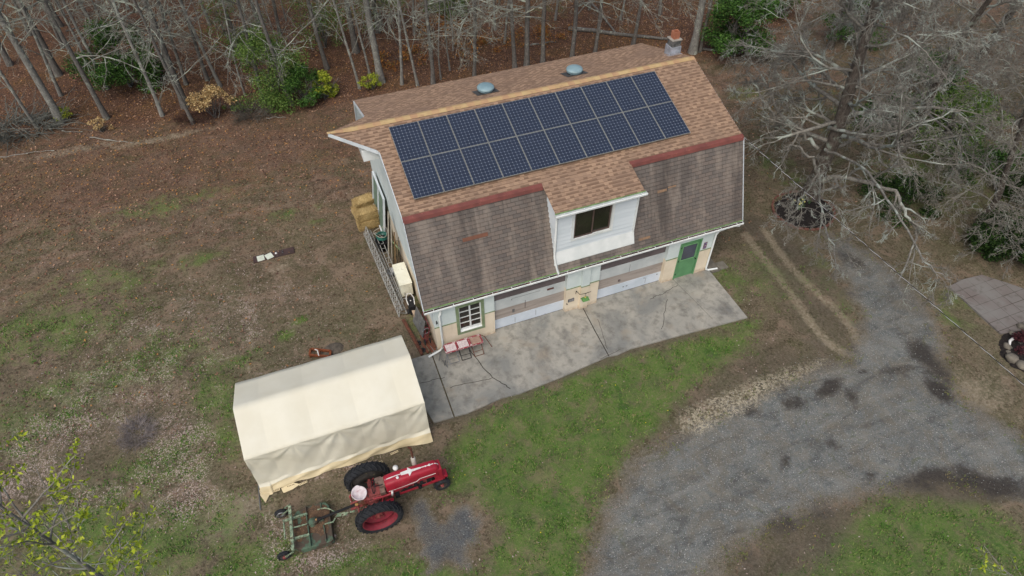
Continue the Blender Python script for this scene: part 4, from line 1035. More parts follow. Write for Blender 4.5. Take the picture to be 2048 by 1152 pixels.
for i in range(NX):
    for j in range(K - 1):
        fs.append((i * K + j, (i + 1) * K + j, (i + 1) * K + j + 1, i * K + j + 1)); mis.append(1 if j >= hem0 + 2 else 0)
m = MB(); m.v = [v.to_tuple() for v in vs]; m.f = fs; m.m = mis
e0 = len(m.v)
cv = m.build('cover', [M_TARP, M_TARP2], tent, True)
# end curtains
for nm, xx in (('end_curtain', TX0 + .01), ('end_curtain', TX1 - .01)):
    e = MB(); pts = [tarp_point(xx, s_) for s_ in svals[:hem0 + 1]]; ft = [Vector((xx, p.y * 1.0, .02)) for p in pts]
    n = len(pts)
    e.add([p - Vector((0, 0, .01)) for p in pts] + ft, [(i, i + 1, i + 1 + n, i + n) for i in range(n - 1)])
    e.build('end_curtain', M_TARP, tent)
for p in posts:
    for y in (EYB, EYF + .06):
        e = MB(); e.tube([(p + (.03 if p < -4 else -.03), y, 0), (p + (.03 if p < -4 else -.03), y, EZ - .12)], .02, 8); e.build('pole', M_GREYM, tent)
M_DASH = paint('brown webbing dashes', srgb(94, 72, 58), srgb(80, 60, 48))
for (u_, v_), a in zip([(-6.04, -3.57), (-5.65, -3.63), (-3.20, -3.81), (-2.61, -3.63), (-6.52, -3.57)], (.0, .1, .1, .12, .0)):
    e = MB(); e.box((u_, v_, .035), (.27, .07, .012), (0, 0, a))
    for k in range(5): e.box((u_ + (k - 2) * .048 * math.cos(a), v_ + (k - 2) * .048 * math.sin(a), .045), (.024, .03, .006), (0, 0, a), 1)
    e.build('webbing_tab', [M_TARP2, M_DASH], tent)
e = MB(); fold = [(-7.02, -3.35, .03), (-6.75, -3.42, .06), (-6.70, -3.62, .04), (-6.88, -3.86, .02), (-6.99, -3.60, .12)]
e.add(fold, [(0, 4, 3), (0, 1, 4), (1, 2, 4), (2, 3, 4)]); e.build('loose_corner', M_TARP2, tent)
e = MB(); e.add([(-6.35, -3.55, .03), (-5.95, -3.5, .05), (-5.75, -3.62, .02), (-6.0, -3.72, .03), (-6.3, -3.74, .02)], [(0, 1, 2, 3, 4)]); e.build('loose_flap', M_TARP2, tent)
m = MB(); m.tube([(-7.02, -3.1, .03), (-7.06, -4.06, .03)], .018, 6); tag(m.build('metal_pipe', M_GREYM, None), 'thin grey pipe lying on the lawn at the left front corner of the cream shelter', 'pipe')

# ---------------------------------------------------------------- red tractor
def redpaint():
    t = NT('faded red tractor paint')
    n = t.noise(3.0, detail=6.0, rough=.65)
    c = t.mix(t.mr(n, .35, .7), srgb(164, 34, 52), srgb(140, 28, 44)); c = t.mix(t.mr(t.noise(2.2, t.mapping(t.obj, (1, 1, 1), (4, 1, 0)), 6.0, .7), .55, .72, 0, .5), c, srgb(176, 84, 90))
    t.bump(n, .08, .01)
    return t.done(c, t.mr(n, .3, .7, .35, .6), 0, .4)
M_TR = redpaint()
M_TRD = paint('dull oxidised red', srgb(150, 78, 76), srgb(118, 60, 58), 7, .35, .65, .8, c3=srgb(76, 56, 52), s3=12, t3=.58, bump=.4, bscale=25)
M_TYRE = paint('tyre rubber', srgb(46, 48, 52), srgb(34, 36, 38), 6, rough=.85, bump=.2)
M_WP = paint('white paint', srgb(226, 226, 222), srgb(206, 204, 200), 5, rough=.5)
M_RUST = paint('rusty steel', srgb(112, 70, 54), srgb(78, 52, 44), 9, .35, .65, .9, c3=srgb(140, 92, 70), s3=20, t3=.6, bump=.3)
M_SEAT = paint('worn white seat', srgb(222, 214, 212), srgb(206, 190, 190), 9, .4, .6, .6, c3=srgb(160, 70, 76), s3=7, t3=.60)
M_TANB = paint('dusty tan metal', srgb(132, 112, 100), srgb(108, 88, 80), 8, rough=.8)
TX, TY = -3.60, -5.27
tr = thing('tractor', 'old red tractor with white chevron stripes on the hood parked beside the cream shelter', 'tractor', (TX, TY, 0))
def T(x, y, z): return (TX + x, TY + y, z)
def wheel(cx, cy, cz, R, r_in, wd, lugs, side, rim_mat, parent, name='rear_wheel'):
    rt_ = MB(); h = wd / 2
    prof = [(r_in, -h * .75), (r_in + .05, -h * .95), (R - .12 * R, -h), (R - .03, -h * .86), (R - .012, -h * .4), (R - .008, 0), (R - .012, h * .4), (R - .03, h * .86), (R - .12 * R, h), (r_in + .05, h * .95), (r_in, h * .75), (r_in - .01, 0), (r_in, -h * .75)]
    rt_.lathe(prof, (cx, cy, cz), 48, 'y')
    ln = lugs
    for k in range(ln):
        for s in (-1, 1):
            a = 2 * math.pi * (k + (0.5 if s > 0 else 0)) / ln
            pts = []
            for f in (0.02, .55, 1.0):
                aa = a - f * 2 * math.pi / ln * .9
                rr = R + .012 - .03 * (f > .9)
                pts.append((cx + rr * math.cos(aa), cy + s * f * h * .97, cz + rr * math.sin(aa)))
            if lugs > 20:
                aa = a - 1.05 * 2 * math.pi / ln * .9; pts.append((cx + (R - .10) * math.cos(aa), cy + s * h * 1.03, cz + (R - .10) * math.sin(aa)))
            rt_.tube(pts, R * .026, 4)
    o = rt_.build(name, M_TYRE, parent)
    rm = MB(); sgn = side
    rm.lathe([(r_in + .012, -h * .80), (r_in - .02, -h * .82), (r_in - .03, -h * .55), (r_in - .07, -h * .25), (r_in - .07, h * .25), (r_in - .03, h * .55), (r_in - .02, h * .82), (r_in + .012, h * .80)], (cx, cy, cz), 40, 'y')
    dpos = -sgn * h * (.25 if R < .5 else .55)
    rm.lathe([(r_in - .06, dpos + .01), (r_in * .62, dpos - sgn * .05), (.16, dpos - sgn * .06), (.12, dpos - sgn * .0), (.0, dpos)], (cx, cy, cz), 40, 'y')
    ro = rm.build('rim', rim_mat, o, True)
    hb_ = MB(); hb_.lathe([(0, dpos + sgn * .10), (.05, dpos + sgn * .10), (.055, dpos + sgn * .02), (.12, dpos + sgn * .015), (.13, dpos - sgn * .03)], (cx, cy, cz), 16, 'y')
    for k in range(6):
        a = k * math.pi / 3; hb_.box((cx + .22 * math.cos(a) * R / .7, cy + dpos, cz + .22 * R / .7 * math.sin(a)), (.05, .05, .05))
    hb_.build('hub', M_TRD, ro)
    return o
M_RIMR = paint('red rim', srgb(140, 50, 62), srgb(118, 44, 54), 5, rough=.7, c3=srgb(96, 62, 58), s3=8, t3=.6)
M_RIMD = paint('dark grimy rim', srgb(66, 64, 60), srgb(48, 46, 44), 5, rough=.7, c3=srgb(140, 130, 90), s3=9, t3=.62)
wheel(*T(.03, -.71, .70), .70, .525, .31, 26, -1, M_RIMR, tr)
wheel(*T(-.03, .71, .70), .70, .525, .31, 26, 1, M_RIMD, tr)
for s in (-1, 1): wheel(*T(2.14, s * .15, .27), .27, .15, .15, 14, s, M_RIMD, tr, 'front_wheel')
# body
b = MB(); b.tube([T(0, -.56, .70), T(0, -.3, .71), T(0, -.22, .72), T(0, .22, .72), T(0, .3, .71), T(0, .56, .70)], [.075, .085, .16, .16, .085, .075], 12)
b.tube([T(0, -.70, .70), T(0, -.55, .70)], .05, 10); b.tube([T(0, .70, .70), T(0, .55, .70)], .05, 10)
b.box(T(.12, 0, .78), (.62, .40, .40)); b.box(T(.60, 0, .74), (.50, .32, .34)); b.box(T(.1, 0, .99), (.40, .26, .06)); b.box(T(.55, .0, .93), (.4, .24, .06))
b.box(T(.25, .2, .95), (.3, .06, .05)); b.box(T(.2, -.24, .93), (.7, .05, .05)); b.box(T(-.22, 0, .78), (.12, .26, .26))
b.build('transmission', M_TRD, tr, bevel=.015)
b = MB(); b.box(T(1.25, 0, .78), (.95, .30, .42)); b.box(T(1.2, 0, .55), (.9, .22, .12)); b.build('engine', M_TRD, tr, bevel=.012)
b = MB()
for k in range(4): b.box(T(.95 + k * .19, -.19, .92), (.10, .10, .10))
b.tube([T(.85, -.2, .82), T(1.65, -.2, .84)], .025, 6); b.box(T(1.75, -.14, .9), (.12, .12, .22)); b.tube([T(1.45, -.17, .7), T(1.45, -.25, .7)], .06, 10); b.box(T(.72, -.2, .72), (.14, .16, .16)); b.tube([T(.8, .2, .95), T(1.5, .22, .95)], .035, 8)
b.build('engine_fittings', M_BLACK, tr)
b = MB(); b.bar(T(.7, -.17, .66), T(2.2, -.12, .58), .05, .10); b.bar(T(.7, .17, .66), T(2.2, .12, .58), .05, .10); b.build('frame_rail', M_TR, tr, bevel=.008)
# hood: lofted rounded section with fuel tank bulge
def section(x, hw, zt, zb, cy=0.0, n=20):
    pts = []
    for k in range(n + 1):
        a = math.pi * k / n
        cx_ = math.copysign(abs(math.cos(a)) ** .45, math.cos(a)); sz_ = abs(math.sin(a)) ** .50
        pts.append(T(x, cy + hw * cx_, zb + (zt - zb) * sz_))
    return pts
hs = [(.44, .02, 1.36, 1.22), (.45, .19, 1.44, 1.08), (.50, .225, 1.48, 1.02), (.8, .235, 1.505, 1.0), (1.15, .225, 1.50, 1.02), (1.35, .21, 1.485, 1.06), (1.75, .205, 1.47, 1.06), (2.02, .20, 1.45, 1.0), (2.11, .18, 1.40, .96), (2.135, .10, 1.32, .94)]
m = MB(); sec = [section(*h_) for h_ in hs]; n = len(sec[0])
V = [p for s_ in sec for p in s_]
m.add(V, [(i * n + j, (i + 1) * n + j, (i + 1) * n + j + 1, i * n + j + 1) for i in range(len(sec) - 1) for j in range(n - 1)] + [tuple(range(n)), tuple(range((len(sec) - 1) * n + n - 1, (len(sec) - 1) * n - 1, -1))])
hood = m.build('hood', M_TR, tr, True)
def hood_top(x):
    for a, c in zip(hs[:-1], hs[1:]):
        if a[0] <= x <= c[0]:
            k = (x - a[0]) / (c[0] - a[0]); return a[2] + (c[2] - a[2]) * k
    return 1.4
m = MB()
xs = [.48 + i * .1 for i in range(17)]
for x0, x1 in zip(xs[:-1], xs[1:]):
    w0 = .014
    m.bar(T(x0, 0, hood_top(x0) + .004), T(x1 + .002, 0, hood_top(x1) + .004), .026, .008)
m.tube([T(2.06, .0, 1.44), T(2.13, .0, 1.37), T(2.155, 0, 1.2)], .012, 6)
m.bar(T(.5, -.232, 1.12), T(1.38, -.225, 1.14), .010, .022); m.bar(T(1.38, -.225, 1.14), T(1.50, -.212, 1.22), .010, .022); m.bar(T(1.50, -.212, 1.22), T(2.0, -.205, 1.20), .010, .022)
m.bar(T(.5, .232, 1.12), T(1.38, .225, 1.14), .010, .022); m.bar(T(1.38, .225, 1.14), T(2.0, .205, 1.20), .010, .022)
m.build('hood_stripe', M_WP, hood)
m = MB(); zt = 1.512
arrow = [(.98, -.05), (1.10, -.055), (1.20, -.06), (1.22, -.15), (1.32, -.04), (1.60, -.022), (1.62, 0), (1.60, .022), (1.32, .04), (1.22, .15), (1.20, .06), (1.10, .055), (.98, .05)]
m.add([T(x, y, hood_top(x) + .012 - abs(y) * .12) for x, y in arrow] + [T(x, y, hood_top(x) - .03 - abs(y) * .12) for x, y in arrow], [tuple(range(13))] + [(i, (i + 1) % 13, (i + 1) % 13 + 13, i + 13) for i in range(13)])
m.build('chevron_badge', M_WP, hood)
for nm, (x, y, z, r) in (('fuel_cap', (1.88, 0, 1.47, .04)), ('air_cap', (.88, .20, 1.62, .085)), ('radiator_cap', (.86, -.10, 1.55, .045)), ('fuel_cap', (1.76, 0, 1.47, .028))):
    m = MB(); m.lathe([(0, z + r * .7), (r * .6, z + r * .6), (r, z + r * .1), (r * .95, z - r * .5), (r * .5, z - r * .6), (r * .4, z - .14)], T(x, y, 0), 18); m.build(nm, M_WP, tr, True)
m = MB(); m.lathe([(.02, 1.30), (.065, 1.36), (.075, 1.40), (.075, 1.74), (.06, 1.78), (.035, 1.80)], T(1.46, .24, 0), 16); ex = m.build('exhaust', paint('pale heat faded muffler', srgb(190, 186, 176), srgb(160, 152, 142), 6, rough=.6), tr, True)
m = MB(); m.tube([T(1.46, .24, 1.79), T(1.46, .24, 2.32), T(1.44, .25, 2.36)], [.034, .034, .04], 10); m.box(T(1.42, .25, 2.39), (.10, .08, .012), (0, .6, 0)); m.build('exhaust_pipe', M_RUST, ex)
m = MB(); m.tube([T(1.46, .24, 1.31), T(1.46, .20, 1.1)], .03, 8); m.build('exhaust_neck', M_RUST, ex)
m = MB(); m.box(T(2.14, 0, 1.0), (.14, .36, .60)); m.box(T(2.16, 0, .62), (.24, .24, .24)); m.tube([T(2.14, 0, .6), T(2.14, 0, .3)], .06, 10); m.tube([T(2.14, -.16, .27), T(2.14, .16, .27)], .03, 8); m.box(T(2.20, .0, .66), (.34, .26, .10), (0, .2, 0)); m.box(T(2.02, 0, .82), (.12, .30, .3)); gr_ = m.build('front_pedestal', M_TR, tr, bevel=.02)
# seat: shallow pan with raised rear
m = MB(); n1, n2 = 8, 28; cx, cy, cz = T(-.34, .02, 1.13)
vs = [(cx, cy, cz)]; fs = []
for i in range(1, n1 + 1):
    for j in range(n2):
        a = 2 * math.pi * j / n2; rr = i / n1
        ex_ = .235 * (1.0 if math.cos(a) < 0 else .92); ey_ = .25 * (1 - .10 * max(0, math.cos(a)))
        vs.append((cx + ex_ * rr * math.cos(a), cy + ey_ * rr * math.sin(a), cz + .10 * rr ** 3 * (1.0 if math.cos(a) < .2 else .35)))
for j in range(n2): fs.append((0, 1 + j, 1 + (j + 1) % n2))
for i in range(n1 - 1):
    for j in range(n2): fs.append((1 + i * n2 + j, 1 + (i + 1) * n2 + j, 1 + (i + 1) * n2 + (j + 1) % n2, 1 + i * n2 + (j + 1) % n2))
m.add(vs, fs); so_ = m.build('seat', M_SEAT, tr, True); sm = so_.modifiers.new('thick', 'SOLIDIFY'); sm.thickness = .012
m = MB(); m.tube([T(-.34, .02, 1.12), T(-.38, .02, .95), T(-.15, .0, .88)], .022, 8); m.build('seat_spring', M_RUST, tr)
m = MB(); m.box(T(.37, .10, 1.14), (.20, .30, .24)); m.box(T(.33, -.12, 1.06), (.16, .16, .18)); m.box(T(.28, .3, 1.02), (.22, .18, .14)); m.build('battery_box', M_TANB, tr, bevel=.01)
m = MB(); m.tube([T(.40, 0, 1.25), T(.12, 0, 1.30)], .016, 8)
ring = [T(.10 + .06 * math.cos(a), .20 * math.sin(a), 1.31 + .19 * math.cos(a)) for a in [2 * math.pi * k / 28 for k in range(28)]]
m.tube(ring, .013, 6, closed=True)
for k in range(3):
    a = 2 * math.pi * k / 3; m.tube([T(.10, 0, 1.31), T(.10 + .06 * math.cos(a), .20 * math.sin(a), 1.31 + .19 * math.cos(a))], .007, 5)
m.build('steering_wheel', M_BLACK, tr)
m = MB()
m.tube([T(.05, .30, .8), T(.10, .36, 1.05), T(.16, .34, 1.2)], .014, 6); m.tube([T(.0, -.2, .95), T(.35, -.26, 1.0), T(.55, -.26, 1.02)], .028, 8); m.tube([T(.2, .2, .9), T(.12, .25, 1.2)], .012, 6)
m.box(T(.45, -.35, .72), (.25, .18, .03)); m.box(T(.45, .35, .72), (.25, .18, .03)); m.tube([T(.3, -.18, .9), T(.2, -.42, .85)], .018, 6)
build_parts(m, 'lever', M_TR, tr)
m = MB(); m.tube([T(.57, -.33, 1.0), T(.60, -.31, 1.22)], .03, 8); m.build('filter', M_WP, tr, True)
m = MB()
m.tube([T(-.25, .28, .78), T(-.5, .32, .85), T(-.68, .28, .7), T(-.66, .2, .5)], .03, 8); m.tube([T(-.25, -.25, .7), T(-.45, -.22, .5), T(-.52, -.30, .42)], .035, 8)
m.tube([T(-.52, -.28, .45), T(-.52, .25, .45)], .025, 8); m.bar(T(-.2, 0, .42), T(-.75, 0, .40), .08, .03); m.tube([T(-.7, .05, .66), T(-.3, .05, .75)], .03, 8); m.tube([T(-.52, -.25, .45), T(-.40, -.48, .38)], .028, 8)
m.build('hitch', M_TRD, tr)
m = MB(); m.box(T(-.30, 0, .58), (.16, .16, .14)); m.tube([T(-.38, 0, .58), T(-.5, 0, .58)], .03, 8); m.build('power_take_off', M_RUST, tr)

# ---------------------------------------------------------------- green rotary mower
M_MG = paint('faded green paint', srgb(88, 110, 90), srgb(70, 90, 76), 5, .35, .65, .8, c3=srgb(80, 70, 60), s3=3.0, t3=.47, bump=.3)
M_ML = paint('chipped pale green paint', srgb(148, 164, 136), srgb(104, 126, 104), 11, .4, .6, .8, c3=srgb(86, 70, 58), s3=14, t3=.53)
M_DIRT = paint('dirt and dead leaves', srgb(104, 82, 62), srgb(78, 62, 50), 9, .35, .65, .95, c3=srgb(134, 110, 86), s3=22, t3=.58, bump=.8)
mo = thing('mower', 'faded green two-wheeled rotary mower hitched behind the red tractor', 'mower', (-5.6, -5.27, 0))
ang = R_(-4)
def Q(x, y, z):
    c, s = math.cos(ang), math.sin(ang); return (-5.55 + x * c - y * s, -5.28 + x * s + y * c, z)
deck_ = [(-.62, -.50), (-.40, -.66), (.0, -.67), (.46, -.67), (.54, -.60), (.54, .50), (.42, .66), (-.18, .67), (-.45, .60), (-.62, .42)]
m = MB(); n = len(deck_)
m.add([Q(x, y, .26) for x, y in deck_] + [Q(x * 1.02, y * 1.02, .06) for x, y in deck_] + [Q(x * .97, y * .97, .275) for x, y in deck_], [tuple(range(2 * n, 3 * n))] + [(i, i + n, (i + 1) % n + n, (i + 1) % n) for i in range(n)] + [(i + 2 * n, i, (i + 1) % n, (i + 1) % n + 2 * n) for i in range(n)])
deck_o = m.build('deck', M_MG, mo)
m = MB(); r = random.Random(3)
def dirtpatch(cx, cy, rx, ry, z):
    k = 26; m.add([Q(cx, cy, z + .03)] + [Q(cx + rx * math.cos(a) * f_, cy + ry * math.sin(a) * f_, z) for a, f_ in [(2 * math.pi * i / k, .8 + .3 * r.random()) for i in range(k)]], [(0, 1 + i, 1 + (i + 1) % k) for i in range(k)])
dirtpatch(.12, .24, .46, .42, .284); dirtpatch(-.52, .1, .09, .3, .283); dirtpatch(-.25, -.05, .24, .30, .278); dirtpatch(.28, -.22, .18, .2, .281); dirtpatch(-.42, -.2, .15, .22, .283); dirtpatch(.1, -.1, .3, .2, .282)
m.build('dead_leaves', M_DIRT, deck_o)
m = MB()
m.bar(Q(-.12, -.66, .33), Q(-.16, .66, .33), .03, .10); m.bar(Q(.34, -.64, .31), Q(.32, -.12, .31), .03, .08); m.bar(Q(.3, .45, .31), Q(.3, .64, .31), .03, .08)
m.bar(Q(-.14, -.0, .33), Q(.34, .04, .33), .03, .06)
m.build('stiffener', M_MG, mo)
m = MB(); m.bar(Q(-.12, .38, .36), Q(-.85, .33, .40), .06, .07); m.bar(Q(-.12, -.30, .36), Q(-.55, -.32, .40), .06, .07); m.bar(Q(-.83, .35, .40), Q(-.83, -.25, .38), .035, .06); m.bar(Q(-.14, .0, .46), Q(-.62, .0, .46), .03, .04)
m.build('rear_frame', M_ML, mo)
m = MB(); m.bar(Q(-.60, -.70, .48), Q(-.60, .72, .48), .09, .09); m.build('crossbar', M_ML, mo, bevel=.01)
for s, yy_ in ((1, .72), (-1, -.66)):
    m = MB(); cxw = -.93
    for d_ in (-.08, .08): m.bar(Q(-.60, yy_ + d_, .46), Q(cxw, yy_ + d_ * .8, .20), .02, .045)
    wh = wheel(*Q(cxw, yy_, .20), .20, .10, .11, 12, s, M_GREYM, mo, 'tail_wheel')
    m.build('wheel_fork', M_ML, mo)
m = MB(); m.lathe([(0, .462), (.001, .462), (.09, .46), (.11, .40), (.13, .30), (.16, .27)], Q(.0, .06, 0), 16); m.box(Q(.05, .06, .40), (.22, .18, .12)); m.build('gearbox', M_MG, mo, True)
m = MB(); m.tube([Q(.12, .06, .42), Q(.18, .06, .43)], [.05, .05], 10, 1); m.tube([Q(.17, .06, .43), Q(.24, .06, .44), Q(.30, .06, .45), Q(1.30, .12, .57), Q(1.36, .12, .58)], [.055, .06, .04, .04, .055], 12, 0)
m.tube([Q(1.36, .12, .58), Q(1.46, .11, .59)], [.05, .04], 10, 1)
m.build('drive_shaft', [M_BLACK, paint('brass yellow joint', srgb(176, 140, 84), srgb(140, 104, 70))], mo)
m = MB(); m.tube([Q(.36, -.10, .33), Q(.62, -.12, .36), Q(.72, .0, .38), Q(.84, .06, .38)], .022, 8); m.tube([Q(.20, .42, .36), Q(.42, .38, .42), Q(.56, .30, .42), Q(.80, .10, .38)], .02, 8); m.bar(Q(.74, .05, .38), Q(1.06, .0, .40), .10, .035); m.bar(Q(1.0, .02, .40), Q(1.3, .0, .42), .05, .03)
m.build('tow_bar', M_ML, mo)

# ---------------------------------------------------------------- hay bales
def hay_mat():
    t = NT('dry hay')
    n = t.noise(14, t.mapping(t.obj, (1, .25, 1)), 6.0, .7, 1.5); n2 = t.noise(3.0)
    c = t.mix(t.mr(n, .3, .7), srgb(138, 114, 74), srgb(206, 182, 130)); c = t.mix(t.mr(n2, .5, .7, 0, .5), c, srgb(150, 128, 84))
    t.bump(n, 1.0, .05); return t.done(c, .95, 0, .1)
M_HAY = hay_mat()
def bale(loc, rz, tilt, size, label, sd):
    r = random.Random(sd); o = thing('hay_bale', label, 'hay bale', loc, 0, 'hay bales at the left gable')
    sx, sy, sz = size; E = Matrix.Rotation(rz, 3, 'Z') @ Matrix.Rotation(tilt, 3, 'X')
    m = MB(); nx_, ny_, nz_ = 12, 7, 6; idx_ = {}
    def P(i, j, k):
        p = Vector((i / nx_ * 2 - 1, j / ny_ * 2 - 1, k / nz_ * 2 - 1)); q_ = Vector((p.x, p.y, p.z))
        l = max(abs(p.x), abs(p.y), abs(p.z)); q_ = p.normalized() * l * 1.3; q_ = p.lerp(q_, .45)
        q_ = Vector((q_.x * sx / 2, q_.y * sy / 2, q_.z * sz / 2)); q_ *= 1 + .10 * mnoise.noise(q_ * 5 + Vector((sd, 0, 0))) + .05 * mnoise.noise(q_ * 16)
        for w_ in (-.2, .2):
            q_.y *= 1 - .05 * math.exp(-((q_.x / sx - w_) / .03) ** 2); q_.z *= 1 - .05 * math.exp(-((q_.x / sx - w_) / .03) ** 2)
        return tuple(E @ q_ + Vector(loc) + Vector((0, 0, sz / 2)))
    def side(fn, a, b_):
        V = [P(*fn(i, j)) for i in range(a + 1) for j in range(b_ + 1)]
        m.add(V, [(i * (b_ + 1) + j, (i + 1) * (b_ + 1) + j, (i + 1) * (b_ + 1) + j + 1, i * (b_ + 1) + j + 1) for i in range(a) for j in range(b_)])
    side(lambda i, j: (i, j, nz_), nx_, ny_); side(lambda i, j: (i, j, 0), nx_, ny_); side(lambda i, j: (i, 0, j), nx_, nz_); side(lambda i, j: (i, ny_, j), nx_, nz_); side(lambda i, j: (0, i, j), ny_, nz_); side(lambda i, j: (nx_, i, j), ny_, nz_)
    m.build('bale', M_HAY, o, True)
    s = MB()
    for _ in range(2200):
        p = Vector((r.uniform(-.5, .5) * sx, r.uniform(-.5, .5) * sy, sz * .48)) if r.random() < .6 else Vector((r.uniform(-.5, .5) * sx, -sy * .49, r.uniform(-.5, .5) * sz))
        if r.random() < .2: p = Vector((-sx * .5, r.uniform(-.5, .5) * sy, r.uniform(-.5, .5) * sz))
        d = Vector((r.uniform(-1, 1), r.uniform(-1, 1), r.uniform(-.3, .8))).normalized() * r.uniform(.05, .13)
        w_ = Vector((-d.y, d.x, 0)).normalized() * .004
        a = E @ p + Vector(loc) + Vector((0, 0, sz / 2)); dd = E @ d
        s.add([a - dd * .5 - w_, a - dd * .5 + w_, a + dd * .5 + w_, a + dd * .5 - w_], [(0, 1, 2, 3)])
    s.build('loose_straw', M_HAY, o)
    return o
bale((-.88, 8.05, .0), R_(2), 0, (.95, .50, .44), 'hay bale at the bottom front of the pile, under the second one', 2)
bale((-.86, 8.12, .43), R_(4), 0, (.98, .50, .44), 'plump hay bale on top, nearest the concrete', 9)
bale((-1.12, 8.82, .0), R_(100), 0, (.95, .5, .42), 'hay bale standing at the left of the pile, set crosswise', 15)
bale((-.80, 9.12, .35), R_(12), R_(12), (.95, .48, .42), 'rear hay bale, farthest from the concrete', 22)

# ---------------------------------------------------------------- clutter along the left gable
M_ALU = paint('weathered aluminium', srgb(172, 172, 166), srgb(140, 140, 136), 6, rough=.5, metal=.3, c3=srgb(110, 108, 100), s3=10)
lt = thing('lattice_girder', 'long grey lattice girder lying along the left gable wall', 'lattice girder', (-.85, 4.9, 0))
A0 = Vector((-1.0, 7.55, 0)); A1 = Vector((-.74, 2.15, 0))
rails = [(Vector((-.22, 0, .06))), (Vector((.10, 0, .14))), (Vector((-.06, 0, .42))), (Vector((.10, 0, .42)))]
for o_ in rails[:3]:
    m = MB(); m.bar(A0 + o_, A1 + o_, .04, .04); m.build('rail', M_ALU, lt)
m = MB(); nseg = 22
for k in range(nseg):
    a = A0.lerp(A1, k / nseg); c = A0.lerp(A1, (k + 1) / nseg)
    for i, j in ((0, 1), (1, 2), (2, 0)):
        m.bar(a + rails[i], (c if k % 2 else c) + rails[j], .018, .018); m.bar(a + rails[i], a + rails[j], .016, .016)
m.build('bracing', M_ALU, lt)
ld = thing('ladder', 'narrow aluminium ladder lying on the inner side of the lattice girder', 'ladder', (-.6, 4, 0))
B0 = Vector((-.70, 6.9, .50)); B1 = Vector((-.56, 2.55, .42))
for s in (-.09, .09):
    m = MB(); m.bar(B0 + Vector((s, 0, 0)), B1 + Vector((s, 0, 0)), .025, .06); m.build('side_rail', M_ALU, ld)
for k in range(14):
    p = B0.lerp(B1, (k + .5) / 14); m = MB(); m.tube([p - Vector((.09, 0, 0)), p + Vector((.09, 0, 0))], .012, 6); m.build('rung', M_ALU, ld)
M_CAB = paint('cream white enamel', srgb(230, 230, 212), srgb(218, 216, 196), 2, .4, .6, .5, c3=srgb(176, 170, 150), s3=5, t3=.6)
cb = thing('storage_chest', 'white lidded chest against the left gable wall, beside the ladder', 'chest', (-.36, 3.6, 0))
m = MB(); m.span((-.60, 3.0, .22), (-.12, 4.24, .86)); m.build('body', M_CAB, cb, bevel=.012)
m = MB(); m.span((-.62, 2.98, .865), (-.10, 4.26, .91)); m.build('lid', M_CAB, cb, bevel=.01)
for y in (3.1, 4.1):
    m = MB(); m.span((-.58, y - .08, 0), (-.14, y + .08, .215)); m.build('support_block', paint('old timber', srgb(110, 98, 84), srgb(84, 74, 64), 8), cb)
M_WOODG = paint('weathered pale timber', srgb(168, 164, 150), srgb(136, 130, 116), 6, .35, .65, .85, stretch=(3, 3, .5))
def plank(a, b, w, t_, mat, label, name='plank'):
    m = MB(); m.bar(a, b, w, t_, up=(1, 0, 0)); tag(m.build(name, mat, None, bevel=.003), label, 'plank')
plank((-.16, 5.98, 2.25), (-.62, 5.35, .02), .14, .035, M_WOODG, 'tall pale plank leaning on the left gable, nearest the hay bales')
plank((-.13, 5.75, 2.1), (-.50, 5.2, .02), .12, .03, M_WOODG, 'second pale plank leaning on the left gable beside the tallest one')
plank((-.12, 5.5, 1.5), (-.42, 4.95, .02), .10, .035, paint('brown plank', srgb(132, 108, 74), srgb(104, 84, 60), 6), 'brown plank leaning on the left gable behind the white chest')
plank((-.10, 5.25, 1.25), (-.34, 4.75, .02), .08, .03, paint('tan plank', srgb(142, 128, 92), srgb(116, 100, 74), 6), 'shorter tan plank leaning on the left gable behind the white chest')
plank((-.30, 5.7, .95), (-.10, 4.9, 1.0), .08, .03, paint('pale green plank', srgb(146, 166, 126), srgb(126, 146, 108), 6), 'pale green board lying across the leaning planks')
pw = thing('old_barn_door', 'green panelled door with a white edge leaning against the left gable by the hay bales', 'door', (-.3, 7.5, 0))
E_ = lambda y, z, o=0: (-.42 + .30 * z / 2.2 + o, y, z)
m = MB(); m.add([E_(6.9, .05), E_(9.0, .05), E_(9.0, 2.2), E_(6.9, 2.2), E_(6.9, .05, .04), E_(9.0, .05, .04), E_(9.0, 2.2, .04), E_(6.9, 2.2, .04)], [(0, 1, 2, 3), (7, 6, 5, 4), (0, 4, 5, 1), (1, 5, 6, 2), (2, 6, 7, 3), (3, 7, 4, 0)]); m.build('panel', paint('grey green door panel', srgb(118, 138, 120), srgb(96, 116, 102), 4), pw)
m = MB()
for a, c in (((6.9, .05), (6.9, 2.2)), ((9.0, .05), (9.0, 2.2)), ((6.9, 2.2), (9.0, 2.2)), ((6.9, .08), (9.0, .08)), ((7.95, .05), (7.95, 2.2))): m.bar(E_(*a, -.012), E_(*c, -.012), .03, .09, up=(1, 0, 0))
m.build('edge_frame', M_WHITE_D, pw)
tb = thing('black_tub', 'black plastic tub on the ground between the ladder and the planks', 'tub', (-.62, 6.25, 0))
m = MB(); m.lathe([(0, .03), (.22, .02), (.28, .50), (.31, .51), (.31, .55), (.26, .54), (.20, .06), (0, .06)], (-.60, 6.3, 0), 22); m.build('tub', M_BLACK, tb, True)
hs_ = MB(); pts = []
for k in range(90):
    a = k * .42; rr = .22 - .02 * math.sin(k * .9); pts.append((-.58 + rr * math.cos(a), 6.42 + rr * math.sin(a), .56 + .0022 * k + .01 * math.sin(k * 1.3)))
hs_.tube(pts, .013, 6); tag(hs_.build('garden_hose', paint('teal hose', srgb(48, 118, 104), srgb(36, 92, 84)), None, True), 'coiled teal garden hose piled on the black tub', 'hose')
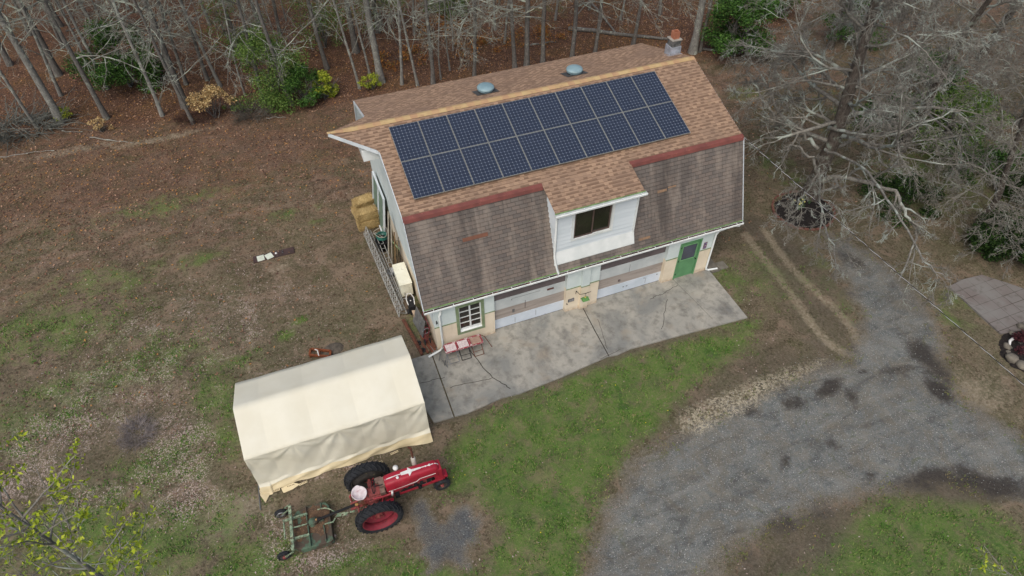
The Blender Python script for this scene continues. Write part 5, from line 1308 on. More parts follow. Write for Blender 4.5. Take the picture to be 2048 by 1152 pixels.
hs_ = MB(); pts = [(-.58 + .30 * math.cos(a) * (1 + .12 * math.sin(3 * a)), 6.50 + .33 * math.sin(a), .80 + .05 * math.sin(2 * a + .4)) for a in [k * .3 for k in range(38)]] + [(-.75, 6.9, .5), (-.86, 7.1, .3), (-.78, 7.2, .2)]
hs_.tube(pts, .010, 6); tag(hs_.build('rope', paint('pale cord', srgb(196, 190, 176), srgb(170, 164, 150)), None, True), 'loose loops of pale cord over the teal hose', 'cord')
m = MB(); m.lathe([(0, .02), (.16, .01), (.19, .34), (.21, .35), (.19, .37), (.0, .36)], (-.30, 4.62, 0), 18); m.box((-.30, 4.62, .40), (.16, .10, .08)); tag(m.build('bucket', paint('dark blue grey plastic', srgb(62, 66, 74), srgb(48, 52, 58)), None, True), 'dark lidded bucket by the wall just behind the white chest', 'bucket')
m = MB(); m.lathe([(.0, .0), (.18, .0), (.20, .22), (.17, .22), (.15, .05), (0, .05)], (-.63, 4.62, .02), 16); tag(m.build('basin', M_GREYM, None, True), 'grey metal basin between the ladder and the white chest', 'basin')
sh = thing('shovel', 'dark garden shovel leaning on the left gable beside the planks', 'shovel', (-.2, 5.1, 0))
m = MB(); m.tube([(-.34, 4.75, .25), (-.05, 5.05, 1.6)], .014, 6); m.build('handle', M_BLACK, sh)
m = MB(); m.add([(-.36, 4.62, .02), (-.28, 4.80, .02), (-.26, 4.84, .25), (-.40, 4.66, .25)], [(0, 1, 2, 3)]); m.build('blade', M_RUST, sh)
rk = thing('rake', 'second long black-handled tool leaning on the left gable', 'garden rake', (-.2, 5.0, 0))
m = MB(); m.tube([(-.28, 4.55, .1), (-.04, 4.92, 1.5)], .012, 6); m.build('handle', M_BLACK, rk)
m = MB(); m.bar((-.42, 4.5, .06), (-.18, 4.6, .06), .03, .03); [m.bar((-.42 + .06 * k, 4.5 + .025 * k, .06), (-.42 + .06 * k, 4.46 + .025 * k, .0), .01, .01) for k in range(5)]; m.build('tines', M_RUST, rk)
ht = thing('hand_cart', 'black cart with a white looped handle by the front left corner', 'cart', (-.4, 2.1, 0))
m = MB(); m.tube([(-.53, 2.05, .70), (-.55, 2.28, .84), (-.44, 2.48, .90), (-.32, 2.45, .90), (-.25, 2.24, .84), (-.29, 2.0, .70)], .018, 8); m.build('handle', M_WP, ht)
m = MB(); m.add([(-.52, 2.0, .60), (-.28, 1.98, .60), (-.26, 2.28, .76), (-.38, 2.42, .80), (-.52, 2.3, .76), (-.50, 2.0, .12), (-.28, 1.98, .12), (-.27, 2.28, .12), (-.38, 2.38, .12), (-.52, 2.3, .12)], [(0, 1, 2, 3, 4), (0, 5, 6, 1), (1, 6, 7, 2), (2, 7, 8, 3), (3, 8, 9, 4), (4, 9, 5, 0)]); m.build('body', M_BLACK, ht, bevel=.01)
m = MB(); m.lathe([(0, .03), (.025, .02), (.025, 0)], (-.40, 2.2, .745), 10); m.build('cap', M_WP, ht)
for x in (-.56, -.22): m = MB(); m.lathe([(0, -.03), (.10, -.03), (.11, 0), (.10, .03), (0, .03)], (x, 2.25, .11), 16, 'x'); m.build('wheel', M_TYRE, ht)
# rusty scrap row at the corner
m = MB(); m.bar((-.86, 1.95, .06), (-.62, -.0, .06), .10, .08); m.bar((-.80, 1.9, .10), (-.58, .1, .10), .02, .10); tag(m.build('rusty_beam', M_RUST, None), 'long rusty steel beam lying on the soil by the front left corner', 'beam')
m = MB(); m.add([(-.52, 1.75, .05), (-.38, .75, .05), (-.20, .80, .85), (-.30, 1.72, .85), (-.50, 1.77, .06), (-.36, .77, .06), (-.18, .82, .86), (-.28, 1.74, .86)], [(0, 1, 2, 3), (7, 6, 5, 4), (0, 4, 5, 1), (3, 2, 6, 7)]); tag(m.build('sheet_metal', paint('grey sheet', srgb(118, 118, 116), srgb(92, 92, 90), 5), None), 'grey metal sheet propped by the front left corner', 'metal sheet')
bc = thing('trolley_frame', 'tangled maroon wheeled frame standing at the front left corner', 'trolley', (-.2, .8, 0))
M_MAR = paint('maroon tube', srgb(122, 48, 58), srgb(92, 50, 48), 9, c3=srgb(160, 150, 146), s3=14, t3=.6)
m = MB()
for a, c in (((-.32, 1.35, .1), (-.12, 1.3, .95)), ((-.3, .5, .1), (-.10, .5, .85)), ((-.12, 1.3, .95), (-.10, .5, .85)), ((-.32, 1.35, .1), (-.3, .5, .1)), ((-.32, 1.35, .1), (-.10, .5, .85)), ((-.2, .9, .55), (-.34, .35, .6)), ((-.30, 1.1, .4), (-.08, 1.1, .4)), ((-.3, .7, .35), (-.08, .7, .35))): m.tube([a, c], .018, 6)
m.build('frame', M_MAR, bc)
for y, z in ((1.35, .12), (.5, .12)):
    for x in (-.36, -.16): m = MB(); m.lathe([(0, -.025), (.10, -.025), (.12, 0), (.10, .025), (0, .025)], (x, y, z), 14, 'x'); m.build('wheel', M_TYRE, bc)
m = MB()
for y, z in ((1.05, .6), (.62, .62)): m.tube([(-.38, y, z), (-.22, y + .06, z + .05), (-.06, y + .02, z)], .014, 6); m.tube([(-.35, y - .12, z - .04), (-.1, y - .1, z)], .012, 6)
build_parts(m, 'handle', M_GREYM, bc)
for k, (a, c) in enumerate([((-.42, .95, .04), (-.20, -.02, .04)), ((-.30, .9, .08), (-.09, .02, .08)), ((-.50, .7, .03), (-.38, .02, .03)), ((-.2, .85, .13), (-.05, .1, .13))]):
    m = MB(); m.bar(a, c, .09, .03); tag(m.build('reddish_board', paint('reddish board %d' % k, srgb(124 - 6 * k, 72, 54), srgb(98, 60, 48), 7), None), ['lowest reddish board in the heap at the front left corner', 'middle reddish board in the heap at the front left corner', 'reddish board farthest from the wall at the front left corner', 'topmost reddish board in the heap at the front left corner'][k], 'board', 'reddish boards at the corner')
for k, (x, y) in enumerate([(-.58, .62), (-.52, .22)]):  # pair of small loose wheels lying flat in the scrap
    m = MB(); m.lathe([(.05, -.02), (.10, -.022), (.115, 0), (.10, .022), (.05, .02), (.04, 0), (.05, -.02)], (x, y, .03), 16); m.tube([(x - .1, y, .03), (x + .1, y, .03)], .012, 5); tag(m.build('small_wheel', M_TYRE, None, True), ['small black iron disc lying beside the reddish boards', 'small black iron disc lying nearest the concrete corner'][k], 'iron disc', 'iron discs in the scrap heap')
m = MB(); m.add([(-.46, 1.9, .52), (-.32, 1.85, .52), (-.28, 1.7, .50), (-.36, 1.66, .50), (-.47, 1.78, .50)], [(0, 1, 2, 3, 4)]); m.box((-.38, 1.78, .25), (.14, .18, .48)); tag(m.build('carton', paint('cream carton', srgb(190, 170, 146), srgb(160, 140, 118)), None), 'crumpled cream box behind the grey metal sheet', 'box')

# rusty frame behind the shelter
rf = MB(); bx, by = (-4.30, 1.36)
for a, c in (((-.3, .1), (.4, -.25)), ((-.22, .38), (.48, .0)), ((-.3, .1), (-.22, .38)), ((.4, -.25), (.48, .0)), ((0, -.05), (.1, .2))): rf.bar((bx + a[0], by + a[1], .14), (bx + c[0], by + c[1], .14), .07, .09)
for a in ((-.3, .1), (-.22, .38), (.4, -.25), (.45, .0)): rf.bar((bx + a[0], by + a[1], .1), (bx + a[0], by + a[1], .0), .05, .05)
tag(rf.build('rusty_frame', paint('orange rust', srgb(136, 76, 44), srgb(104, 60, 40), 9), None), 'orange rusty steel frame on the grass behind the cream shelter', 'metal frame')
m = MB(); m.tube([(bx + .02, by - .1, .2), (bx + .02, by + .15, .22), (bx - .06, by + .25, .2)], .022, 6); tag(m.build('pale_strip', M_WP, None), 'short pale strip lying on the orange rusty frame', 'strip')
m = MB(); m.lathe([(0, .12), (.22, .1), (.3, .03), (.32, 0)], (bx + .6, by + .2, -.04), 14, sx=1.3); tag(m.build('flat_stone', paint('dark flat stone', srgb(104, 96, 86), srgb(78, 72, 64), 9, bump=.8), None, True), 'dark flat stone on the grass beside the orange rusty frame', 'stone')

# boards in the lawn
lb = thing('ground_boards', 'dark brown boards set flush in the lawn left of the garage', 'boards', (-5.2, 7.66, 0))
m = MB()
for x0, x1 in ((-6.06, -5.52), (-5.50, -4.95), (-4.94, -4.31)): m.span((x0, 7.46, -.02), (x1, 7.86, .045))
m.build('board', paint('dark purple brown board', srgb(78, 60, 58), srgb(60, 48, 46), 4, c3=srgb(108, 90, 84), s3=9), lb, bevel=.006)
for cx_, a in ((-5.74, .06), (-5.38, .32)):
    m = MB(); m.box((cx_, 7.62, .055), (.30, .34, .016), (0, 0, a)); m.build('white_tile', paint('pale green white sheet', srgb(208, 214, 200), srgb(190, 196, 180), 5), lb)
m = MB(); m.lathe([(0, .09), (.04, .08), (.05, .045)], (-5.08, 7.70, 0), 12); m.build('white_cap', M_WP, lb, True)
m = MB(); m.tube([(-4.78, 7.78, .06), (-4.82, 7.68, .06), (-4.78, 7.58, .06)], .014, 6); m.build('handle', M_GREYM, lb)

# three folding chairs below the window
M_CR = paint('flaking red paint', srgb(150, 60, 70), srgb(120, 44, 52), 16, .4, .6, .7, c3=srgb(206, 190, 188), s3=12, t3=.52)
M_CW = paint('flaking white seat', srgb(214, 204, 204), srgb(190, 176, 176), 12, .4, .6, .7, c3=srgb(150, 70, 78), s3=14, t3=.6)
M_CB = paint('faded tan seat', srgb(164, 140, 124), srgb(144, 116, 104), 8, c3=srgb(130, 56, 62), s3=10, t3=.66)
for k, (cx_, seatm, legm, lab) in enumerate([(.42, M_CW, M_GREYM, 'leftmost folding chair under the window, mostly white seat and pale legs'), (.90, M_CW, M_BLACK, 'middle folding chair under the window, chalky white and red seat'), (1.40, M_CB, M_RUST, 'rightmost folding chair under the window, tan seat with a red rim')]):
    ch = thing('folding_chair', lab, 'folding chair', (cx_, -.35, 0.05), 0, 'folding chairs under the front window')
    z = .50; y0, y1 = -.62, -.22; tilt = .05 * (k - 1)
    m = MB(); m.span((cx_ - .19, y0 + .04, z), (cx_ + .19, y1 - .03, z + .018)); m.build('seat', seatm, ch)
    m = MB()
    for a, c in (((cx_ - .225, y0), (cx_ + .225, y0)), ((cx_ - .225, y1), (cx_ + .225, y1)), ((cx_ - .225, y0), (cx_ - .225, y1)), ((cx_ + .225, y0), (cx_ + .225, y1))): m.bar((*a, z + .014), (*c, z + .014), .05, .035)
    m.build('seat_rim', M_CR, ch, bevel=.006)
    for s in (-1, 1):
        m = MB(); m.tube([(cx_ + s * .20, y1, z + .0), (cx_ + s * .18, y0 - .20, .06)], .014, 6); m.build('leg', legm, ch)
        m = MB(); m.tube([(cx_ + s * .215, y0 + .03, z), (cx_ + s * .21, y1 + .06, .06)], .014, 6); m.build('leg', legm, ch)
    m = MB(); m.tube([(cx_ - .18, y0 - .20, .07), (cx_ + .18, y0 - .20, .07)], .013, 6); m.tube([(cx_ - .185, y0 - .08, .2), (cx_ + .185, y0 - .08, .2)], .010, 6); m.build('foot_bar', legm, ch)
for sx_, lab in ((-1, 'bent grey prop on the concrete left of the folding chairs'), (1, 'thin dark prop on the concrete right of the folding chairs')):
    m = MB()
    if sx_ < 0:
        m.tube([(.20, -.25, .62), (-.02, -.42, .3), (-.10, -.50, .06)], .012, 6); m.tube([(.22, -.62, .50), (.02, -.80, .065)], .012, 6); m.tube([(-.02, -.45, .10), (.12, -.92, .065)], .012, 6); m.tube([(.2, -.6, .48), (.10, -.92, .065)], .012, 6)
    else: m.tube([(1.62, -.24, .56), (1.80, -.32, .42), (1.98, -.62, .065)], .014, 6)
    tag(m.build('metal_prop', M_GREYM if sx_ < 0 else M_RUST, None), lab, 'metal prop')
# leaves caught in gutter end and step by the corner are part of the gutter; cable
cb_ = thing('overhead_cable', 'thin twisted black and white cable crossing above the drive', 'cable', (12.95, 6.05, 0))
c0 = Vector((12.96, 6.05, 5.55)); c1 = Vector((14.32, -10.66, 4.60)); c1 = c0 + (c1 - c0) * 1.8
side_ = (c1 - c0).normalized().cross(Vector((0, 0, 1))).normalized(); upc = side_.cross((c1 - c0).normalized())
Lc = (c1 - c0).length; N_ = int(Lc / .045)
for ph, mt, r_ in ((0, paint('bare neutral wire', srgb(176, 176, 174), srgb(156, 156, 156)), .0085), (math.pi, M_BLACK, .010)):
    pts = []
    for k in range(N_ + 1):
        d_ = k / N_; a = ph + 2 * math.pi * (d_ * Lc) / .62
        pts.append(c0 + (c1 - c0) * d_ + side_ * math.cos(a) * .009 + upc * math.sin(a) * .009)
    m = MB(); m.tube(pts, r_, 4); m.build('strand', mt, cb_)

# mulch ring with brick edging and daffodils
MX, MY = (18.27, 1.74)
def disc(name, cx, cy, rx, ry, z, mat, kind=None, n=60, j=.04, sd=1):
    r = random.Random(sd); m = MB(); rings = 6; vs = [(cx, cy, z + .10)]; fs = []
    js = [1 + r.uniform(-j, j) for _ in range(n)]
    for i in range(1, rings + 1):
        for k in range(n):
            a = 2 * math.pi * k / n; f_ = i / rings; vs.append((cx + rx * f_ * js[k] * math.cos(a), cy + ry * f_ * js[k] * math.sin(a), z + .10 * (1 - f_ ** 2) + .03 * mnoise.noise(Vector((cx + f_ * math.cos(a) * 5, f_ * math.sin(a) * 5, 1))) * (f_ < 1)))
    for k in range(n): fs.append((0, 1 + k, 1 + (k + 1) % n))
    for i in range(rings - 1):
        for k in range(n): fs.append((1 + i * n + k, 1 + (i + 1) * n + k, 1 + (i + 1) * n + (k + 1) % n, 1 + i * n + (k + 1) % n))
    m.add(vs, fs); return m.build(name, mat, None, True)
M_MULCH = paint('black mulch', srgb(46, 41, 39), srgb(24, 21, 20), 14, .35, .65, .95, bump=1.0, bscale=22, c3=srgb(72, 62, 56), s3=26, t3=.62)
tag(disc('mulch_bed', MX, MY, 1.35, 1.25, .0, M_MULCH), kind='structure')
M_BRK = paint('weathered edging brick', srgb(124, 86, 74), srgb(98, 68, 60), 9, .35, .65, .9, bump=.3)
bpos = [2 * math.pi * k / 36 for k in range(36)]
bproto = None
for k, a in enumerate(bpos):
    x, y = MX + 1.42 * math.cos(a), MY + 1.32 * math.sin(a)
    if bproto is None:
        m = MB(); m.box((0, 0, .04), (.20, .09, .09)); bproto = m.build('edging_brick', M_BRK, None, bevel=.006); o = bproto
    else: o = bproto.copy(); COL.objects.link(o)
    o.location = (x + random.uniform(-.04, .04), y + random.uniform(-.04, .04), random.uniform(-.05, .0)); o.rotation_euler = (random.uniform(-.15, .15), random.uniform(-.1, .1), a + math.pi / 2 + random.uniform(-.15, .15))
    tag(o, 'weathered red edging brick round the black mulch bed under the big bare tree', 'brick', 'edging bricks round the mulch bed')
M_DAF = paint('pale yellow petals', srgb(224, 220, 140), srgb(210, 204, 110)); M_STEM = paint('daffodil leaves', srgb(84, 120, 70), srgb(66, 100, 56))
dproto = None
dn_ = 0
for k in range(9):
    x, y = (18.33, 1.99); x += random.uniform(-.45, .45); y += random.uniform(-.25, .25)
    if dproto is None:
        dproto = thing('daffodil', '', 'daffodil', world_space=False)
        m = MB(); m.tube([(0, 0, 0), (.02, 0, .3)], .006, 5)
        for i in range(6): a = i; m.add([(.01 * math.cos(a), .01 * math.sin(a), 0), (.09 * math.cos(a), .09 * math.sin(a), .25), (.03 * math.cos(a + .4), .03 * math.sin(a + .4), 0)], [(0, 1, 2)])
        m.build('leaf', M_STEM, dproto)
        m = MB(); m.add([(0.02 + (.055 if i % 2 else .03) * math.cos(i * math.pi / 6), (.055 if i % 2 else .03) * math.sin(i * math.pi / 6), .31) for i in range(12)], [tuple(range(12))]); m.lathe([(.0, .30), (.02, .30), (.026, .345)], (.02, 0, 0), 10); m.build('flower', M_DAF, dproto)
        o = dproto
    else: o = copy_tree(dproto, (0, 0, 0))
    o.location = (x, y, .09); o.rotation_euler = (random.uniform(-.2, .2), random.uniform(-.2, .2), random.uniform(0, 6)); tag(o, 'pale yellow daffodil in the black mulch bed under the big bare tree', 'daffodil', 'daffodils in the mulch bed')

# planting bed at the right edge with rocks
tag(disc('mulch_bed', (20.97, -8.22)[0], (20.97, -8.22)[1], 1.25, 1.0, .0, M_MULCH, sd=4), kind='structure')
M_ROCK = paint('lichen grey rock', srgb(126, 120, 108), srgb(92, 88, 80), 4, .35, .65, .9, bump=.6, bscale=7)
def rock(x, y, r, label, sd):
    m = MB(); n1, n2 = 7, 12; vs = []
    for i in range(n1 + 1):
        for j in range(n2):
            a, b_ = 2 * math.pi * j / n2, math.pi * i / n1
            p = Vector((math.sin(b_) * math.cos(a), math.sin(b_) * math.sin(a), math.cos(b_) * .6)); p *= r * (1 + .35 * mnoise.noise(p * 1.6 + Vector((sd, 0, 0)))); vs.append((x + p.x, y + p.y, r * .3 + p.z))
    m.add(vs, [(i * n2 + j, i * n2 + (j + 1) % n2, (i + 1) * n2 + (j + 1) % n2, (i + 1) * n2 + j) for i in range(n1) for j in range(n2)])
    tag(m.build('rock', M_ROCK, None, True), label, 'rock', 'rocks round the bed at the right edge')
for i, ((x, y), r_) in enumerate([((20.33, -7.72), .16), ((19.99, -8.20), .24), ((20.09, -8.56), .22), ((20.14, -7.93), .1), ((21.65, -7.19), .2), ((21.04, -7.31), .13), ((21.32, -7.53), .14)]):
    rock(x, y, r_, ['small rock beside the curved white edging piece', 'largest rock at the front rim of the right-hand bed', 'rock at the right end of the bed rim, cut by the photo edge', 'pebble-sized rock between the white piece and the big rim rock', 'grey rock at the foot of the terrace, farthest back', 'rock between the terrace corner and the white piece', 'pale rock by the terrace corner at the photo edge'][i], i * 3.3)
wc = MB(); px_, py_ = (20.60, -7.61); wc.tube([(px_ - .22, py_ - .12, .1), (px_ - .08, py_ + .02, .14), (px_ + .12, py_ + .06, .14), (px_ + .28, py_ + .02, .1)], [.03, .055, .055, .03], 8); tag(wc.build('white_edging', M_WP, None, True), 'curved white edging piece at the top of the right-hand planting bed', 'edging')

# ---------------------------------------------------------------- trees
def bark_mat(name, c1, c2, c3, sc=3.0, t3=.56):
    t = NT(name)
    v = t.mapping(t.obj, (1, 1, .35))
    n = t.noise(6 * sc, v, 6.0, .7); n2 = t.noise(.8 * sc, t.obj, 5.0, .6)
    c = t.mix(t.mr(n, .35, .65), c1, c2); c = t.mix(t.mr(n2, t3, t3 + .08, 0, .85), c, c3)
    t.bump(n, .7, .03); return t.done(c, .92, 0, .15)
M_BARK = [bark_mat('grey bark', srgb(148, 147, 141), srgb(102, 101, 96), srgb(172, 178, 166)), bark_mat('dark bark', srgb(124, 121, 116), srgb(82, 80, 76), srgb(150, 156, 144), t3=.57)]
M_TWIG = bark_mat('pale twig bark', srgb(146, 143, 134), srgb(108, 104, 96), srgb(166, 173, 162), 2.0)
M_BIGBARK = bark_mat('furrowed bark', srgb(110, 102, 94), srgb(66, 60, 55), srgb(140, 148, 136), 2.4, .58)
M_LICHEN = bark_mat('lichened limb bark', srgb(140, 137, 129), srgb(98, 95, 88), srgb(168, 176, 166), 1.6, .52)

class Tubes:
    def __init__(s): s.V = []; s.F = []; s.nv = 0
    def add(s, pts, rad, n):
        s.addn(np.asarray(pts, float)[None], np.asarray(rad, float)[None], n)
    def addn(s, P, Rd, n):
        """many limbs at once: P (N,k,3), Rd (N,k)"""
        N, k = P.shape[:2]
        d = np.gradient(P, axis=1); d /= np.linalg.norm(d, axis=2, keepdims=True) + 1e-9
        ref = np.where(np.abs(d[:, :1, 2:3]) < .9, np.array([[[0.0, 0, 1]]]), np.array([[[1.0, 0, 0]]]))
        ref = np.broadcast_to(ref, d.shape)
        a = np.cross(d, ref); a /= np.linalg.norm(a, axis=2, keepdims=True) + 1e-9; b = np.cross(a, d)
        t = np.arange(n) * 2 * np.pi / n
        ring = P[:, :, None, :] + (a[:, :, None, :] * np.cos(t)[None, None, :, None] + b[:, :, None, :] * np.sin(t)[None, None, :, None]) * Rd[:, :, None, None]
        i0 = s.nv + np.arange(N * k * n).reshape(N, k, n)
        f = np.stack([i0[:, :-1], np.roll(i0[:, :-1], -1, 2), np.roll(i0[:, 1:], -1, 2), i0[:, 1:]], -1).reshape(-1, 4)
        s.V.append(ring.reshape(-1, 3)); s.F.append(f); s.nv += N * k * n
    def build(s, name, mat, parent=None):
        return np_mesh(name, np.concatenate(s.V), np.concatenate(s.F), mat, parent, smooth=True)
def unit(v): return v / (np.linalg.norm(v, axis=-1, keepdims=True) + 1e-9)
def limb(g, p, d, L_, r0, n, wander, droop, r1=None):
    """polyline of a limb; droop > 0 lifts, < 0 hangs"""
    pts = [np.array(p, float)]; d = np.array(d, float); d /= np.linalg.norm(d)
    for i in range(n):
        d = d + g.normal(0, wander, 3) + np.array([0, 0, droop]); d /= np.linalg.norm(d)
        pts.append(pts[-1] + d * L_ / n)
    pts = np.array(pts); k = np.linspace(0, 1, n + 1)
    return pts, r0 + ((r1 if r1 is not None else r0 * .25) - r0) * k
def sprout(g, pts, t, spread):
    f = t * (len(pts) - 1); i = min(int(f), len(pts) - 2); k = f - i
    p = pts[i] * (1 - k) + pts[i + 1] * k; d = unit(pts[i + 1] - pts[i])
    a = g.normal(0, 1, 3); a -= d * (a @ d); a = unit(a)
    s = g.uniform(*spread); return p, d * math.cos(s) + a * math.sin(s)
def grow(g, T, pts, rad, L_, lev, maxlev, counts, ratio, droops, sides, wander, out_ends=None, rmin=.005):
    """side shoots of a limb, level by level, each level made in one go"""
    P = np.asarray(pts)[None]; Rd = np.asarray(rad, float)[None]; Ls = np.array([L_])
    for lv in range(lev, maxlev + 1):
        N, k = P.shape[:2]; c = counts[lv]
        t = .15 + .84 * (np.arange(c)[None] + g.random((N, c))) / c
        f = t * (k - 1); i = np.minimum(f.astype(int), k - 2); fr = (f - i)[..., None]
        rows = np.arange(N)[:, None]
        A = P[rows, i]; B = P[rows, i + 1]; p = A * (1 - fr) + B * fr; d = unit(B - A)
        a = g.normal(0, 1, d.shape); a = unit(a - d * (a * d).sum(-1, keepdims=True))
        sp = g.uniform(.4, 1.1, (N, c))[..., None]; dd = d * np.cos(sp) + a * np.sin(sp)
        l = Ls[:, None] * ratio[lv] * g.uniform(.5, 1.2, (N, c)) * (1.15 - .55 * t)
        r = np.maximum(rmin, Rd[rows, i] * g.uniform(*((.45, .72) if lv == 0 else (.38, .62)), (N, c)))
        p = p.reshape(-1, 3); dd = dd.reshape(-1, 3); l = l.ravel(); r = r.ravel(); M_ = len(p)
        n = 5 if lv == 0 else (4 if lv == 1 else 3)
        Q = np.empty((M_, n + 1, 3)); Q[:, 0] = p
        for j in range(n):
            dd = unit(dd + g.normal(0, wander, (M_, 3)) + np.array([0, 0, droops[lv]])); Q[:, j + 1] = Q[:, j] + dd * (l / n)[:, None]
        rr = r[:, None] * (1 - .68 * np.linspace(0, 1, n + 1))[None]; rr = np.maximum(rr, rmin * .55)
        T.addn(Q, rr, sides[lv])
        if out_ends is not None and lv >= maxlev - 1: out_ends.extend(list(Q))
        P, Rd, Ls = Q, rr, l

def woods_tree(seed, H, r, nl, low, thin=False):
    g = np.random.default_rng(seed)
    o = thing('bare_tree', '', 'tree', world_space=False)
    T = Tubes(); n = 14
    pts, rad = limb(g, (0, 0, -.2), (g.normal(0, .02), g.normal(0, .02), 1), H, r, n, .028, .03, r * .22)
    rad[0] *= 1.5; T.add(pts, rad, 9); T.build('trunk', M_BARK[seed % 2 if not thin else 0], o)
    C = Tubes()
    for j in range(nl):
        t = low + (1 - low) * (j + g.random()) / nl
        p, d = sprout(g, pts, min(t, .98), (.8, 1.35)); d[2] = d[2] * .4 + (.10 if g.random() < .8 else .5)
        l = H * .32 * g.uniform(.5, 1.25) * (1.15 - .6 * t)
        rr0 = rad[min(int(t * n), n)] * g.uniform(.22, .42)
        q_, rr = limb(g, p, d, l, rr0, 7, .14, .01 if g.random() < .5 else -.06, .008)
        C.add(q_, rr, 5); grow(g, C, q_, rr, l, 0, 1 if thin else 2, [6, 5, 4], [.5, .5, .5], [-.03, -.04, -.02], [4, 3, 3], .19, None, .0085)
    C.build('crown', M_WTWIG, o)
    return o
M_WTWIG = bark_mat('lichened pale twigs', srgb(146, 146, 137), srgb(102, 101, 93), srgb(178, 188, 172), 1.6, .5)
variants = [woods_tree(11, 17, .18, 20, .2), woods_tree(12, 18, .22, 21, .24), woods_tree(13, 15, .12, 16, .16), woods_tree(15, 16, .14, 18, .18), woods_tree(14, 13, .075, 15, .12, True), woods_tree(18, 11, .05, 13, .1, True)]
vr = [.19, .23, .13, .15, .085, .06]
used = set()
def put_tree(x, y, rad_, label, group, rg):
    k = min(range(6), key=lambda i: abs(vr[i] - rad_) + rg.random() * .03)
    s = min(1.35, max(.75, rad_ / vr[k]))
    if k in used: o = copy_tree(variants[k], (x, y, 0), rg.uniform(0, 6.28), s)
    else:
        o = variants[k]; used.add(k); o.location = (x, y, 0); o.scale = (s, s, s)
    tag(o, label, 'tree', group)
rg = random.Random(21)
# trunks along the near edge of the woods, left to right (position, trunk radius)
row = [((-15.90, 22.53), .10), ((-14.76, 22.71), .21), ((-12.41, 22.15), .15), ((-9.54, 21.18), .12), ((-8.33, 21.81), .20), ((-8.18, 24.37), .11), ((-6.96, 24.39), .12), ((-6.27, 23.37), .11), ((-5.05, 21.82), .07), ((-4.15, 20.61), .12), ((-2.70, 19.75), .13), ((-0.07, 23.12), .14), ((1.29, 20.15), .09), ((2.11, 20.92), .08), ((2.57, 20.31), .22), ((3.66, 19.70), .10), ((4.53, 19.23), .09), ((5.38, 19.01), .13), ((5.98, 19.39), .06), ((7.81, 18.67), .12), ((10.45, 18.76), .14), ((11.09, 18.51), .17), ((12.11, 18.43), .15), ((13.92, 18.17), .15), ((15.44, 18.24), .13), ((18.46, 18.83), .13), ((21.50, 16.65), .24), ((22.01, 16.59), .11)]
words = ['thin', 'thick', 'medium', 'slender', 'stout', 'narrow']
num = ['first', 'second', 'third', 'fourth', 'fifth', 'sixth', 'seventh', 'eighth', 'ninth', 'tenth', 'eleventh', 'twelfth', 'thirteenth', 'fourteenth', 'fifteenth', 'sixteenth', 'seventeenth', 'eighteenth', 'nineteenth', 'twentieth', 'twenty-first', 'twenty-second', 'twenty-third', 'twenty-fourth', 'twenty-fifth', 'twenty-sixth', 'twenty-seventh', 'twenty-eighth', 'twenty-ninth', 'thirtieth']
for i, ((x, y), r_) in enumerate(row):
    size = 'thick' if r_ > .17 else ('slender' if r_ < .1 else 'medium')
    where = 'left of the garage roof' if i < 12 else ('rising behind the garage roof' if i < 26 else 'just behind the chimney')
    put_tree(x, y, r_, '%s bare tree %s, %s from left in the near woods row' % (size, where, num[i]), 'bare trees in the near row of the woods', rg)
# deeper rows
back = [((-13.93, 30.07), .09), ((-15.27, 28.30), .19), ((-18.19, 30.75), .17), ((-17.48, 34.71), .12), ((1.96, 24.46), .19), ((0.38, 28.38), .10), ((5.97, 25.40), .08), ((6.80, 20.21), .06), ((7.72, 22.53), .06), ((19.42, 22.38), .08), ((-11.66, 33.16), .12), ((-9.14, 34.55), .1), ((-4.75, 28.18), .10), ((-2.18, 28.63), .12), ((-6.36, 31.83), .1), ((11.11, 24.11), .08), ((15.36, 23.99), .09), ((22.28, 22.04), .1), ((18.21, 24.49), .1), ((10.60, 26.69), .1)]
bx_ = [p for p, _ in back] + [p for p, _ in row]
tries = 0
while len(back) < 100 and tries < 4000:
    tries += 1
    u = rg.uniform(-26, 42); v = rg.uniform(19, 52)
    if v < 19.5 + max(0, -u) * .35 and u < -8: continue
    if v < 16 + (u > 10) * 6 and u > 0: continue
    if u > 26 and v < 30: continue
    if all((u - a) ** 2 + (v - b_) ** 2 > 2.4 for a, b_ in bx_):
        back.append(((u, v), rg.choice([.05, .06, .06, .07, .08, .09, .11, .14]))); bx_.append((u, v))
for (x, y), r_ in back:
    put_tree(x, y, r_, 'bare grey trunk deep in the leafless woods behind the near row of trees', 'bare trees deep in the woods', rg)

